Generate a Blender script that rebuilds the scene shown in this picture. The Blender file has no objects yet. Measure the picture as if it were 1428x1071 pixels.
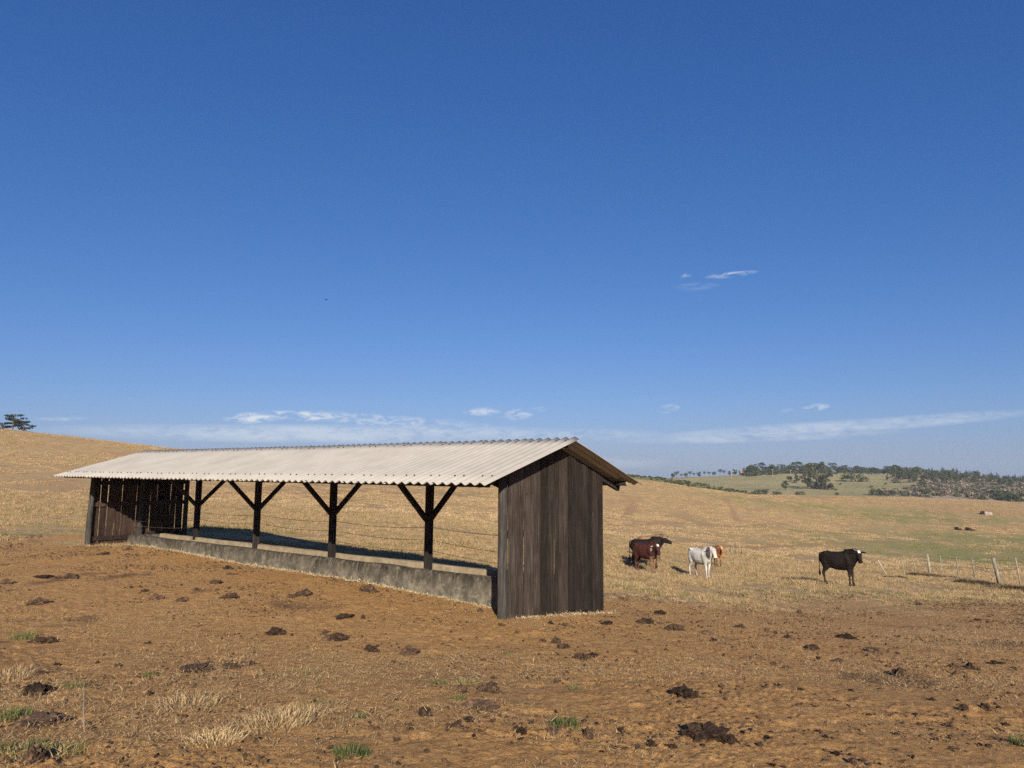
import bpy, math, random
import numpy as np
from mathutils import Vector, Matrix, noise as mnoise
C = bpy.context.scene
PI = math.pi
rng = np.random.default_rng(7)
random.seed(7)

# ------------------------------------------------------------------ camera, sky, sun, exposure
EYE = 1.6
PITCH = 0.1293
F = 1000.0                                     # focal length in photo pixels (photo 1428 wide)
cam_d = bpy.data.cameras.new('camera'); cam = bpy.data.objects.new('camera', cam_d)
C.collection.objects.link(cam); C.camera = cam
cam_d.sensor_fit = 'HORIZONTAL'; cam_d.sensor_width = 36.0; cam_d.lens = 36.0 * F / 1428.0
cam.location = (0, 0, EYE); cam.rotation_euler = (PI / 2 + PITCH, 0, 0)
cam_d.clip_start = 0.1; cam_d.clip_end = 30000

SUN_EL = math.radians(22.3)
SUN_AZ = math.atan2(0.112, -1.0)                # direction towards the sun, measured from +Y to +X
sun_dir = Vector((math.sin(SUN_AZ) * math.cos(SUN_EL), math.cos(SUN_AZ) * math.cos(SUN_EL), math.sin(SUN_EL)))
sd = bpy.data.lights.new('sun', 'SUN'); so = bpy.data.objects.new('sun', sd); C.collection.objects.link(so)
sd.energy = 5.0; sd.angle = math.radians(0.53); sd.color = (1.0, 0.89, 0.74)
so.rotation_euler = sun_dir.to_track_quat('Z', 'Y').to_euler(); so.location = (8, -30, 20)

W = bpy.data.worlds.new('World'); C.world = W; W.use_nodes = True
wt = W.node_tree; wt.nodes.clear()
def wn(t, **k):
    n = wt.nodes.new(t)
    for a, b in k.items(): setattr(n, a, b)
    return n
w_out = wn('ShaderNodeOutputWorld'); w_bg = wn('ShaderNodeBackground'); w_bg.inputs['Strength'].default_value = 0.105
sky = wn('ShaderNodeTexSky', sky_type='NISHITA'); sky.sun_disc = False
sky.sun_elevation = SUN_EL; sky.sun_rotation = SUN_AZ
sky.altitude = 900; sky.air_density = 1.0; sky.dust_density = 0.6; sky.ozone_density = 3.0
wt.links.new(w_bg.outputs[0], w_out.inputs['Surface'])
def wmath(op, a, b=None, c=None):
    n = wn('ShaderNodeMath', operation=op)
    for i, v in enumerate((a, b, c)):
        if v is None: continue
        if isinstance(v, (int, float)): n.inputs[i].default_value = v
        else: wt.links.new(v, n.inputs[i])
    return n.outputs[0]
tc = wn('ShaderNodeTexCoord'); sep = wn('ShaderNodeSeparateXYZ'); wt.links.new(tc.outputs['Generated'], sep.inputs[0])
AZ = wmath('ARCTAN2', sep.outputs[0], sep.outputs[1])
EL = wmath('ARCSINE', sep.outputs[2])
cmb = wn('ShaderNodeCombineXYZ'); wt.links.new(wmath('MULTIPLY', AZ, 1.0), cmb.inputs[0]); wt.links.new(wmath('MULTIPLY', EL, 3.2), cmb.inputs[1])
def wnoise(scale, detail, rough, dist=0.0):
    n = wn('ShaderNodeTexNoise'); n.inputs['Scale'].default_value = scale; n.inputs['Detail'].default_value = detail
    n.inputs['Roughness'].default_value = rough; n.inputs['Distortion'].default_value = dist
    wt.links.new(cmb.outputs[0], n.inputs['Vector']); return n.outputs['Fac']
N1 = wnoise(42, 8, 0.66, 0.8); N2 = wnoise(9, 6, 0.6, 0.3)
def pix_dir(px, py):
    d = Vector(((px - 714) / F, 1.0, (535.5 - py) / F)); c, s = math.cos(PITCH), math.sin(PITCH)
    return Vector((d.x, c * d.y - s * d.z, s * d.y + c * d.z))
def sky_ang(px, py):
    d = pix_dir(px, py).normalized(); return math.atan2(d.x, d.y), math.asin(d.z)
clouds = []   # centre px, half width, half height (photo pixels), tilt, strength, noise threshold, noise
for (px, py, hw, hh, tilt, st, th, nz) in [
        (352, 583, 38, 8, 0.05, 0.75, 0.42, 1), (420, 580, 60, 7, -0.02, 0.75, 0.42, 1), (520, 586, 95, 9, -0.08, 0.55, 0.44, 1),
        (600, 592, 90, 10, -0.06, 0.4, 0.42, 1),
        (672, 574, 26, 6, 0.0, 0.6, 0.42, 1), (722, 578, 24, 8, 0.1, 0.42, 0.42, 1), (742, 572, 30, 4, 0.1, 0.25, 0.42, 1),
        (470, 605, 330, 13, 0.01, 0.42, 0.36, 2), (800, 607, 120, 9, 0.0, 0.32, 0.38, 2), (1120, 598, 230, 9, 0.04, 0.36, 0.36, 2), (1260, 589, 180, 9, 0.05, 0.33, 0.36, 2), (1050, 610, 200, 7, 0.02, 0.3, 0.38, 2),
        (1020, 383, 36, 4, 0.03, 0.6, 0.46, 1), (958, 384, 10, 4, 0.3, 0.3, 0.44, 1), (968, 400, 34, 6, 0.0, 0.10, 0.4, 1),
        (932, 570, 16, 6, 0.1, 0.45, 0.42, 1), (1137, 568, 20, 5, 0.08, 0.5, 0.4, 1), (1098, 572, 10, 3, 0.1, 0.25, 0.42, 1), (90, 584, 40, 3, 0.06, 0.25, 0.4, 1), (840, 646, 90, 9, 0.0, 0.13, 0.36, 2)]:
    a, e = sky_ang(px, py)
    sx = abs(sky_ang(px + hw, py)[0] - a); sy = abs(sky_ang(px, py + hh)[1] - e)
    u0 = wmath('SUBTRACT', AZ, a); v0 = wmath('SUBTRACT', EL, e)
    v1 = wmath('SUBTRACT', v0, wmath('MULTIPLY', u0, tilt))
    q = wmath('ADD', wmath('POWER', wmath('ABSOLUTE', wmath('DIVIDE', u0, sx)), 2.0), wmath('POWER', wmath('ABSOLUTE', wmath('DIVIDE', v1, sy)), 2.0))
    m = wmath('SUBTRACT', 1.25, q)
    m = wmath('MAXIMUM', wmath('MINIMUM', m, 1.0), 0.0)
    nn = wmath('MULTIPLY', wmath('SUBTRACT', N1 if nz == 1 else wmath('ADD', wmath('MULTIPLY', N1, .5), wmath('MULTIPLY', N2, .5)), th), 5.0)
    nn = wmath('MAXIMUM', wmath('MINIMUM', nn, 1.0), 0.0)
    clouds.append(wmath('MULTIPLY', wmath('MULTIPLY', m, nn), min(st * 1.15, .9)))
tot = clouds[0]
for c_ in clouds[1:]: tot = wmath('MAXIMUM', tot, c_)
mx = wn('ShaderNodeMix', data_type='RGBA'); wt.links.new(tot, mx.inputs['Factor'])
# sky colour: clear winter air, deeper blue than the default model, grey haze low down all round the horizon
ss = wn('ShaderNodeSeparateColor'); wt.links.new(sky.outputs[0], ss.inputs[0]); sc3 = wn('ShaderNodeCombineColor')
for i_, (a_, g_) in enumerate(((.54, 1.12), (.55, .85), (.80, .67))):
    wt.links.new(wmath('MULTIPLY', wmath('POWER', wmath('MULTIPLY', ss.outputs[i_], .105), g_), a_ / .105 / 1.569), sc3.inputs[i_])
hzm = wn('ShaderNodeMix', data_type='RGBA'); wt.links.new(wmath('MULTIPLY', wmath('EXPONENT', wmath('MULTIPLY', wmath('MAXIMUM', EL, 0.0), -18.0)), .9), hzm.inputs['Factor'])
wt.links.new(sc3.outputs[0], hzm.inputs['A']); hzm.inputs['B'].default_value = (.255 / .105 / 1.569, .335 / .105 / 1.569, .475 / .105 / 1.569, 1)
wt.links.new(hzm.outputs['Result'], mx.inputs['A']); mx.inputs['B'].default_value = (4.5, 4.75, 5.1, 1)
wt.links.new(mx.outputs['Result'], w_bg.inputs['Color'])

vs = C.view_settings; vs.view_transform = 'Standard'; vs.look = 'None'; vs.exposure = 0.65; vs.gamma = 1.0; vs.use_curve_mapping = False
C.render.engine = 'CYCLES'
C.cycles.max_bounces = 6; C.cycles.diffuse_bounces = 3; C.cycles.volume_bounces = 0
C.cycles.use_denoising = False

# ------------------------------------------------------------------ helpers
def link(o): C.collection.objects.link(o); return o
def tag(o, label=None, cat=None, group=None, kind=None):
    if label: o['label'] = label
    if cat: o['category'] = cat
    if group: o['group'] = group
    if kind: o['kind'] = kind
    return o
def empty(name, loc, label, cat, group=None, rz=0.0):
    o = link(bpy.data.objects.new(name, None)); o.location = loc; o.rotation_euler = (0, 0, rz); o.empty_display_size = 0.2
    return tag(o, label, cat, group)
class MB:
    def __init__(s): s.v = []; s.f = []
    def add(s, vs_, fs):
        b = len(s.v); s.v += [tuple(p) for p in vs_]; s.f += [tuple(i + b for i in q) for q in fs]; return s
    def box(s, p0, p1):
        x0, y0, z0 = p0; x1, y1, z1 = p1
        return s.add([(x0,y0,z0),(x1,y0,z0),(x1,y1,z0),(x0,y1,z0),(x0,y0,z1),(x1,y0,z1),(x1,y1,z1),(x0,y1,z1)],
                     [(0,3,2,1),(4,5,6,7),(0,1,5,4),(1,2,6,5),(2,3,7,6),(3,0,4,7)])
    def tube(s, pts, rad, n=8, sq=None, up=None, caps=True):
        """loft of ellipses; rad = list of r or (side, up)"""
        pts = [Vector(p) for p in pts]; k = len(pts); rings = []
        if up is None: dd = (pts[-1] - pts[0]).normalized(); up = (1, 0, 0) if abs(dd.z) > .8 else (0, 0, 1)
        for i, p in enumerate(pts):
            t = (pts[min(i + 1, k - 1)] - pts[max(i - 1, 0)]).normalized()
            u = Vector(up); sd_ = t.cross(u)
            if sd_.length < 1e-3: sd_ = t.cross(Vector((1, 0, 0.01)))
            sd_.normalize(); uu = sd_.cross(t).normalized()
            r = rad[i] if isinstance(rad, (list, tuple)) and len(rad) == k and not (k == 2 and isinstance(rad, tuple) and sq) else rad
            a, b = r if isinstance(r, (list, tuple)) else (r, r)
            rings.append([p + sd_ * (a * math.cos(2 * PI * j / n)) + uu * (b * math.sin(2 * PI * j / n)) for j in range(n)])
        vs_ = [q for r in rings for q in r]; fs = []
        for i in range(k - 1):
            for j in range(n):
                j2 = (j + 1) % n; fs.append((i*n + j, i*n + j2, (i+1)*n + j2, (i+1)*n + j))
        if caps: fs.append(tuple(reversed(range(n)))); fs.append(tuple((k-1)*n + j for j in range(n)))
        return s.add(vs_, fs)
    def beam(s, a, b, w, h, up=(0, 0, 1)):
        a = Vector(a); b = Vector(b); t = (b - a).normalized(); sd_ = t.cross(Vector(up))
        if sd_.length < 1e-3: sd_ = t.cross(Vector((1, 0, 0)))
        sd_.normalize(); uu = sd_.cross(t).normalized()
        o = [sd_ * (w/2 * i) + uu * (h/2 * j) for i, j in ((-1,-1),(1,-1),(1,1),(-1,1))]
        return s.add([a + q for q in o] + [b + q for q in o], [(0,1,2,3),(7,6,5,4),(0,4,5,1),(1,5,6,2),(2,6,7,3),(3,7,4,0)])
    def mesh(s, name, mat=None, smooth=False):
        m = bpy.data.meshes.new(name); m.from_pydata(s.v, [], s.f); m.update()
        if mat: m.materials.append(mat)
        if smooth: m.polygons.foreach_set('use_smooth', [True] * len(m.polygons))
        return m
    def build(s, name, mat=None, parent=None, smooth=False):
        o = link(bpy.data.objects.new(name, s.mesh(name, mat, smooth)))
        if parent: o.parent = parent
        return o
def copy_tree(o, parent=None):
    c = o.copy(); C.collection.objects.link(c)
    if parent: c.parent = parent
    for ch in list(o.children): copy_tree(ch, c)
    return c

# numpy value noise
_P = rng.random((256, 256)).astype(np.float64)
def vnoise(x, y):
    xi = np.floor(x).astype(np.int64); yi = np.floor(y).astype(np.int64); fx = x - xi; fy = y - yi
    fx = fx * fx * (3 - 2 * fx); fy = fy * fy * (3 - 2 * fy)
    a = _P[xi & 255, yi & 255]; b = _P[(xi + 1) & 255, yi & 255]; c = _P[xi & 255, (yi + 1) & 255]; d = _P[(xi + 1) & 255, (yi + 1) & 255]
    return (a * (1 - fx) + b * fx) * (1 - fy) + (c * (1 - fx) + d * fx) * fy - 0.5
def fbm(x, y, sc, oc=4, g=0.5):
    r = 0; a = 1.0
    for i in range(oc): r = r + a * vnoise(x / sc + 17.3 * i, y / sc + 5.1 * i); a *= g; sc /= 2.03
    return r
def sstep(a, b, x): t = np.clip((x - a) / (b - a), 0, 1); return t * t * (3 - 2 * t)

# ------------------------------------------------------------------ terrain surface
def at(px, py, Y):
    d = pix_dir(px, py); t = Y / d.y; return Vector((0, 0, EYE)) + d * t
def tps_fit(P, reg=1e-3, S=50.0):
    P = np.array([tuple(p) for p in P]); X = P[:, :2] / S; n = len(X)
    r2 = ((X[:, None] - X[None]) ** 2).sum(-1); K = 0.5 * r2 * np.log(r2 + 1e-12) + reg * np.eye(n)
    Q = np.hstack([np.ones((n, 1)), X]); A = np.block([[K, Q], [Q.T, np.zeros((3, 3))]])
    w = np.linalg.solve(A, np.concatenate([P[:, 2], np.zeros(3)]))
    def h(x, y):
        x = np.asarray(x, float) / S; y = np.asarray(y, float) / S; r = w[n] + w[n+1] * x + w[n+2] * y
        for i in range(n):
            q = (x - X[i, 0]) ** 2 + (y - X[i, 1]) ** 2; r = r + w[i] * 0.5 * q * np.log(q + 1e-12)
        return r
    return h
cp = [(0,0,0),(4,-4,-.2),(-4,-4,.1),(12,-12,-.5),(-12,-12,.5),(0,-20,.2),(30,-25,-2.5),(-30,-25,2.0),(0,-60,1.5),(80,-60,-6),(-80,-60,6)]
GP = [(0,1071,4.2),(714,1071,4.45),(1428,1071,4.7),(0,900,8.3),(350,900,8.8),(714,900,9.6),(1100,900,10.8),(1428,900,11.6),
      (0,800,14.5),(182,761,20.0),(119,761,21.1),(704,863,11.44),(843,855,13.7),(0,742,24),(500,811,14.6),
      (0,700,38),(0,660,62),(0,630,85),(0,598,112),(100,609,112),(200,621,114),(450,640,118),(650,652,124),(890,669,130),(1000,685,135),(1060,692,140),
      (1130,692,145),(1250,694,150),(1340,698,150),(1428,704,150),(-300,575,108),(-300,700,38),(-300,800,15),(1750,722,150),(1750,800,45),(1750,850,20),
      (450,708,48),(450,672,84),(250,700,40),(250,655,80),(700,745,32),(700,705,70),(900,797,27.5),(985,803,29),(1000,816,24),(950,832,18.5),(950,760,46),(950,715,88),
      (1186,816,26),(1300,806,37),(1400,820,29),(1428,792,50),(1200,768,62),(1200,738,92),(1350,760,74),(1428,742,95),(1250,714,122),(1100,848,19.5),(1428,850,18),(1300,830,26),(1100,790,37)]
for px, py, Y in GP: p = at(px, py, Y); cp.append((p.x, p.y, p.z))
for px, Y, dz in [(-300,170,-6),(0,175,-5),(200,175,-7),(450,180,-7),(700,190,-8),(900,195,-9),(1060,200,-9),(1250,210,-10),(1428,210,-11),(1750,210,-12)]:
    py = {-300:575,0:598,200:621,450:640,700:655,900:670,1060:692,1250:694,1428:704,1750:722}[px]
    y0 = {-300:108,0:112,200:114,450:118,700:126,900:130,1060:140,1250:150,1428:150,1750:150}[px]
    p = at(px, py, y0); q = at(px, py, Y); cp.append((q.x, q.y, p.z + dz))
for u_, v_, z_ in [(7.1,13.4,-.55),(6.8,17.5,-.34),(7.0,8.9,-.52),(6.5,6.2,-.58),(3.6,4,-.32),(3.6,9,-.24),(3.5,13.5,-.1)]:      # ground dips behind the shed
    cp.append((-.1444 + math.sin(.6726) * u_ - math.cos(.6726) * v_, 11.441 + math.cos(.6726) * u_ + math.sin(.6726) * v_, -2.1524 + EYE + .0177 * v_ + z_))
H0 = tps_fit(cp, 2e-4)
# yard outline: where the bare dirt ends and the pasture starts
_bx = [-60,-20,-13,-8.3,-3.6,-.5,2,5,8,13,20,60]; _by = [24,22.5,21.8,20.3,16.8,14.3,16.2,18.0,20.3,20.0,18.5,16]
def pasture(x, y):
    b = np.interp(x, _bx, _by); n = fbm(x, y, 3.5, 4, .6) * 3.2
    w = np.interp(x, [-20, 0, 4, 12], [2.0, 1.0, 3.2, 6.5])
    return np.clip((y - b + n) / w * .5 + .5, 0, 1)
def relief(x, y):
    r = np.hypot(x, y); p = pasture(x, y)
    fade = 1 / (1 + (r / 22) ** 2)
    n1 = fbm(x, y, 1.3, 3, .5) * .05
    n2 = np.abs(fbm(x + 31, y, .34, 4, .62)); n3 = np.maximum(fbm(x, y + 9, .16, 3, .6) - .18, 0)
    m = sstep(-.15, .35, fbm(x + 80, y + 3, 1.7, 2))
    n4 = fbm(x + 7, y + 2, .085, 2, .6)
    n5 = np.maximum(fbm(x + 60, y + 12, .27, 2, .5) - .17, 0)
    n6 = np.abs(fbm(x + 3, y + 8, .045, 2, .6)) * sstep(16, 8, r)
    yard = -n5 * .06 + n1 * .55 + (n2 * .022 + n3 * .02 + np.abs(n4) * .026 + n6 * .016) * (.35 + 1.0 * m)
    past = fbm(x, y, .7, 4, .6) * .07
    return (yard * (1 - p) + past * p) * (.25 + .75 * fade) + fbm(x, y, 14, 3) * .25 * sstep(28, 70, r)
def Hs(x, y): return H0(x, y)
def H(x, y):
    x = np.asarray(x, float); y = np.asarray(y, float)
    return H0(x, y) + relief(x, y)
def hz(x, y): return float(H(np.array([x]), np.array([y]))[0])
_T = np.concatenate([np.arange(2.5, 30, .04), np.arange(30, 200, .25)])
def hit(px, py):
    d = pix_dir(px, py); P = np.array([0, 0, EYE]) + (_T / d.y)[:, None] * np.array(d)
    g = H(P[:, 0], P[:, 1]); k = np.nonzero(P[:, 2] < g)[0]
    k = k[0] if len(k) else len(_T) - 1
    return Vector((P[k, 0], P[k, 1], g[k]))

# ------------------------------------------------------------------ materials
def new_mat(name):
    m = bpy.data.materials.new(name); m.use_nodes = True; nt = m.node_tree; b = nt.nodes['Principled BSDF']
    b.inputs['Roughness'].default_value = 0.9; b.inputs['Specular IOR Level'].default_value = 0.15
    return m, nt, b
class NT:
    def __init__(s, nt): s.nt = nt
    def n(s, t, **k):
        n = s.nt.nodes.new(t)
        for a, b in k.items(): setattr(n, a, b)
        return n
    def l(s, a, b): s.nt.links.new(a, b)
    def math(s, op, a, b=None, clamp=False):
        n = s.n('ShaderNodeMath', operation=op); n.use_clamp = clamp
        for i, v in enumerate((a, b)):
            if v is None: continue
            if isinstance(v, (int, float)): n.inputs[i].default_value = v
            else: s.l(v, n.inputs[i])
        return n.outputs[0]
    def noise(s, vec, scale, detail=4, rough=.6, dist=0.):
        n = s.n('ShaderNodeTexNoise'); n.inputs['Scale'].default_value = scale; n.inputs['Detail'].default_value = detail
        n.inputs['Roughness'].default_value = rough; n.inputs['Distortion'].default_value = dist; s.l(vec, n.inputs['Vector']); return n.outputs['Fac']
    def ramp(s, fac, stops):
        n = s.n('ShaderNodeValToRGB'); s.l(fac, n.inputs[0]); e = n.color_ramp.elements
        while len(e) < len(stops): e.new(.5)
        for i, (p, c) in enumerate(stops):
            e[i].position = p; e[i].color = (*c, 1) if len(c) == 3 else c
        return n.outputs[0]
    def mix(s, fac, a, b, bt='MIX'):
        n = s.n('ShaderNodeMix', data_type='RGBA', blend_type=bt)
        for k, v in (('Factor', fac), ('A', a), ('B', b)):
            if isinstance(v, (int, float)): n.inputs[k].default_value = v
            elif isinstance(v, tuple): n.inputs[k].default_value = (*v, 1)
            else: s.l(v, n.inputs[k])
        return n.outputs['Result']
    def map(s, vec, scale=(1, 1, 1), loc=None):
        n = s.n('ShaderNodeMapping'); n.inputs['Scale'].default_value = scale; s.l(vec, n.inputs['Vector'])
        if loc is not None: s.l(loc, n.inputs['Location'])
        return n.outputs[0]
    def attr(s, name): return s.n('ShaderNodeAttribute', attribute_name=name)
    def bump(s, h, strength, dist, bsdf):
        n = s.n('ShaderNodeBump'); n.inputs['Strength'].default_value = strength; n.inputs['Distance'].default_value = dist
        s.l(h, n.inputs['Height']); s.l(n.outputs[0], bsdf.inputs['Normal'])

# ground
M_ground, nt, b = new_mat('ground_soil_and_dry_grass'); k = NT(nt)
geo = k.n('ShaderNodeNewGeometry'); P = geo.outputs['Position']
past = k.attr('pasture').outputs['Fac']; green = k.attr('green').outputs['Fac']; bare = k.attr('bare').outputs['Fac']; dark = k.attr('dark').outputs['Fac']
nA = k.noise(P, 1.1, 6, .65); nB = k.noise(P, 9, 6, .7); nC = k.noise(P, 75, 5, .75); nD = k.noise(k.map(P, (1, 1, 1)), .25, 4, .6)
soil = k.ramp(nB, [(.28, (.26, .135, .048)), (.5, (.45, .242, .084)), (.72, (.55, .33, .13))])
soil = k.mix(k.math('MULTIPLY', k.ramp(nA, [(.42, (0, 0, 0)), (.7, (1, 1, 1))]), .4), soil, (.44, .265, .11))
strawf = k.ramp(k.noise(k.map(P, (1.0, 1.0, 1.0)), 34, 5, .75, 1.5), [(.55, (0, 0, 0)), (.64, (1, 1, 1))])
soil = k.mix(k.math('MULTIPLY', strawf, .45), soil, (.50, .36, .19))
soil = k.mix(k.math('MULTIPLY', k.ramp(nC, [(.3, (1, 1, 1)), (.42, (0, 0, 0))]), .5), soil, (.11, .06, .03))
fl = k.noise(k.map(P, (1, .35, 1)), 150, 3, .7, 2.0); fl2 = k.noise(k.map(P, (.3, 1.1, 1)), 130, 3, .7, 2.0)
soil = k.mix(k.math('MULTIPLY', k.ramp(fl, [(.60, (0, 0, 0)), (.66, (1, 1, 1))]), .6), soil, (.60, .41, .19))
soil = k.mix(k.math('MULTIPLY', k.ramp(fl2, [(.33, (1, 1, 1)), (.40, (0, 0, 0))]), .65), soil, (.09, .05, .025))
soil = k.mix(k.math('MULTIPLY', k.ramp(k.noise(P, 17, 6, .8), [(.38, (1, 1, 1)), (.47, (0, 0, 0))]), .7), soil, (.12, .068, .033))
soil = k.mix(dark, soil, (.075, .046, .027))
grass = k.ramp(nB, [(.25, (.294, .197, .092)), (.5, (.403, .281, .134)), (.75, (.487, .353, .185))])
grass = k.mix(k.ramp(nD, [(.38, (0, 0, 0)), (.62, (1, 1, 1))]), grass, k.mix(.5, grass, (.48, .32, .155)))
nE = k.noise(k.map(P, (.45, 1.3, 1)), 1.6, 7, .75)
grass = k.mix(k.math('MULTIPLY', k.ramp(nE, [(.40, (1, 1, 1)), (.52, (0, 0, 0))]), .6), grass, (.20, .13, .06))
grass = k.mix(k.math('MULTIPLY', bare, .75), grass, (.34, .19, .095))
grass = k.mix(k.math('MULTIPLY', green, k.ramp(k.noise(P, 1.4, 6, .7), [(.3, (.45, .45, .45)), (.5, (1, 1, 1))])), grass, (.215, .215, .075))
edge = k.math('ADD', past, k.math('MULTIPLY', k.math('SUBTRACT', nB, .5), 1.1), clamp=True)
col = k.mix(k.ramp(edge, [(.35, (0, 0, 0)), (.65, (1, 1, 1))]), soil, grass)
k.l(col, b.inputs['Base Color'])
hh = k.math('ADD', k.math('MULTIPLY', nC, .35), nB)
k.bump(hh, 1.0, .045, b)
# far hills
M_hill, nt, b = new_mat('far_hill_meadow'); k = NT(nt)
geo = k.n('ShaderNodeNewGeometry'); P = geo.outputs['Position']
n1 = k.noise(P, .02, 6, .6); n2 = k.noise(P, .35, 6, .7)
c = k.ramp(n1, [(.35, (.24, .225, .085)), (.5, (.33, .285, .115)), (.65, (.39, .32, .145))])
c = k.mix(.4, c, k.ramp(n2, [(.3, (.119, .102, .051)), (.7, (.374, .315, .187))]))
c = k.mix(k.attr('brush').outputs['Fac'], c, k.ramp(k.noise(P, .3, 7, .75), [(.3, (.12, .095, .07)), (.5, (.28, .21, .155)), (.7, (.40, .31, .23))]))
c = k.mix(k.math('MULTIPLY', k.attr('green').outputs['Fac'], .85), c, (.12, .135, .05))
k.l(c, b.inputs['Base Color']); k.bump(n2, 1, .8, b)

def wood(name, c0, c1, c2, grain=(9, 9, .55), rnd=1.0, pale=.35):
    m, nt, b = new_mat(name); k = NT(nt); tcn = k.n('ShaderNodeTexCoord'); oi = k.n('ShaderNodeObjectInfo')
    cx = k.n('ShaderNodeCombineXYZ')
    for i in range(3): k.l(k.math('MULTIPLY', oi.outputs['Random'], 31.7 + 11 * i), cx.inputs[i])
    v = k.map(tcn.outputs['Object'], grain, cx.outputs[0])
    g = k.noise(v, 3.2, 9, .78, .6); st = k.noise(k.map(tcn.outputs['Object'], (grain[0] * 3, grain[1] * 3, grain[2] * 1.2), cx.outputs[0]), 2.6, 6, .75, .4); blot = k.noise(k.map(tcn.outputs['Object'], (3, 3, 1.6), cx.outputs[0]), 1.2, 4, .6)
    c = k.ramp(g, [(.36, c0), (.5, c1), (.66, c2)])
    c = k.mix(k.math('MULTIPLY', k.ramp(st, [(.54, (0, 0, 0)), (.66, (1, 1, 1))]), pale), c, (.20, .165, .13))
    c = k.mix(k.math('MULTIPLY', k.ramp(blot, [(.35, (1, 1, 1)), (.55, (0, 0, 0))]), .55), c, c0)
    hv = k.n('ShaderNodeHueSaturation'); k.l(c, hv.inputs['Color']); k.l(k.math('ADD', k.math('MULTIPLY', oi.outputs['Random'], .7 * rnd), 1 - .35 * rnd), hv.inputs['Value'])
    k.l(hv.outputs[0], b.inputs['Base Color']); k.bump(k.math('ADD', g, k.math('MULTIPLY', st, .5)), .6, .006, b); b.inputs['Roughness'].default_value = .85
    return m
M_plank = wood('weathered_plank', (.013, .010, .008), (.035, .026, .021), (.085, .068, .056), grain=(17, 17, .42), rnd=1.5, pale=.4)
M_plank_far = wood('brown_plank', (.016, .010, .008), (.035, .022, .017), (.065, .043, .032))
M_beam = wood('dark_treated_timber', (.010, .008, .008), (.022, .018, .017), (.045, .038, .034), pale=.12)
M_post = wood('dark_round_post', (.02, .018, .017), (.045, .042, .038), (.09, .085, .075), pale=.25)
M_endgrain, nt, b = new_mat('pale_end_grain'); b.inputs['Base Color'].default_value = (.30, .25, .16, 1)
M_stick = wood('grey_fence_stick', (.12, .105, .08), (.25, .22, .165), (.38, .345, .27), pale=.2)
# fibre cement roof
M_roof, nt, b = new_mat('fibre_cement_sheet'); k = NT(nt); tcn = k.n('ShaderNodeTexCoord'); oi = k.n('ShaderNodeObjectInfo'); P = k.n('ShaderNodeNewGeometry').outputs['Position']
c = k.ramp(k.noise(P, 1.4, 6, .65), [(.3, (.311, .295, .255)), (.5, (.359, .338, .303)), (.7, (.398, .376, .338))])
c = k.mix(k.math('MULTIPLY', k.ramp(k.noise(P, 22, 5, .7), [(.5, (0, 0, 0)), (.75, (1, 1, 1))]), .3), c, (.30, .28, .24))
cx = k.n('ShaderNodeCombineXYZ'); k.l(k.math('MULTIPLY', oi.outputs['Random'], 37.0), cx.inputs[0])
c = k.mix(k.math('MULTIPLY', k.ramp(k.noise(k.map(tcn.outputs['Object'], (9, .7, 1), cx.outputs[0]), 1.5, 5, .7), [(.5, (0, 0, 0)), (.68, (1, 1, 1))]), .13), c, (.24, .22, .18))
hv = k.n('ShaderNodeHueSaturation'); k.l(c, hv.inputs['Color']); k.l(k.math('ADD', k.math('MULTIPLY', oi.outputs['Random'], .06), .97), hv.inputs['Value'])
k.l(hv.outputs[0], b.inputs['Base Color']); k.bump(k.noise(P, 60, 4, .6), .15, .003, b)
M_screw, nt, b = new_mat('rusty_screw'); b.inputs['Base Color'].default_value = (.05, .04, .035, 1); b.inputs['Metallic'].default_value = .4
M_wire, nt, b = new_mat('barbed_wire_steel'); b.inputs['Base Color'].default_value = (.12, .10, .085, 1); b.inputs['Metallic'].default_value = .5; b.inputs['Roughness'].default_value = .6
# concrete
M_conc, nt, b = new_mat('stained_concrete'); k = NT(nt); O = k.n('ShaderNodeTexCoord').outputs['Object']; sp = k.n('ShaderNodeSeparateXYZ'); k.l(O, sp.inputs[0])
c = k.ramp(k.noise(O, 5, 7, .7), [(.33, (.055, .048, .037)), (.5, (.110, .099, .075)), (.66, (.211, .189, .145))])
zz = k.math('ADD', sp.outputs[2], k.math('MULTIPLY', k.noise(k.map(O, (2.5, 2.5, .6)), 1.6, 5, .7), .5))
c = k.mix(k.ramp(zz, [(.42, (0, 0, 0)), (.66, (1, 1, 1))]), c, k.ramp(k.noise(k.map(O, (1, 1, .3)), 4.5, 8, .8, 1.8), [(.38, (.018, .015, .011)), (.5, (.048, .041, .032)), (.62, (.150, .132, .101))]))
c = k.mix(k.math('MULTIPLY', k.ramp(k.noise(O, 26, 4, .7), [(.62, (0, 0, 0)), (.7, (1, 1, 1))]), .5), c, (.5, .48, .42))
k.l(c, b.inputs['Base Color']); k.bump(k.noise(O, 22, 6, .7), .6, .012, b)
M_conc_in, nt, b = new_mat('dusty_concrete'); k = NT(nt); O = k.n('ShaderNodeTexCoord').outputs['Object']
c = k.ramp(k.noise(O, 6, 6, .7), [(.3, (.153, .122, .081)), (.55, (.252, .203, .135)), (.75, (.342, .284, .198))])
k.l(c, b.inputs['Base Color']); k.bump(k.noise(O, 30, 5, .7), .5, .008, b)
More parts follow.
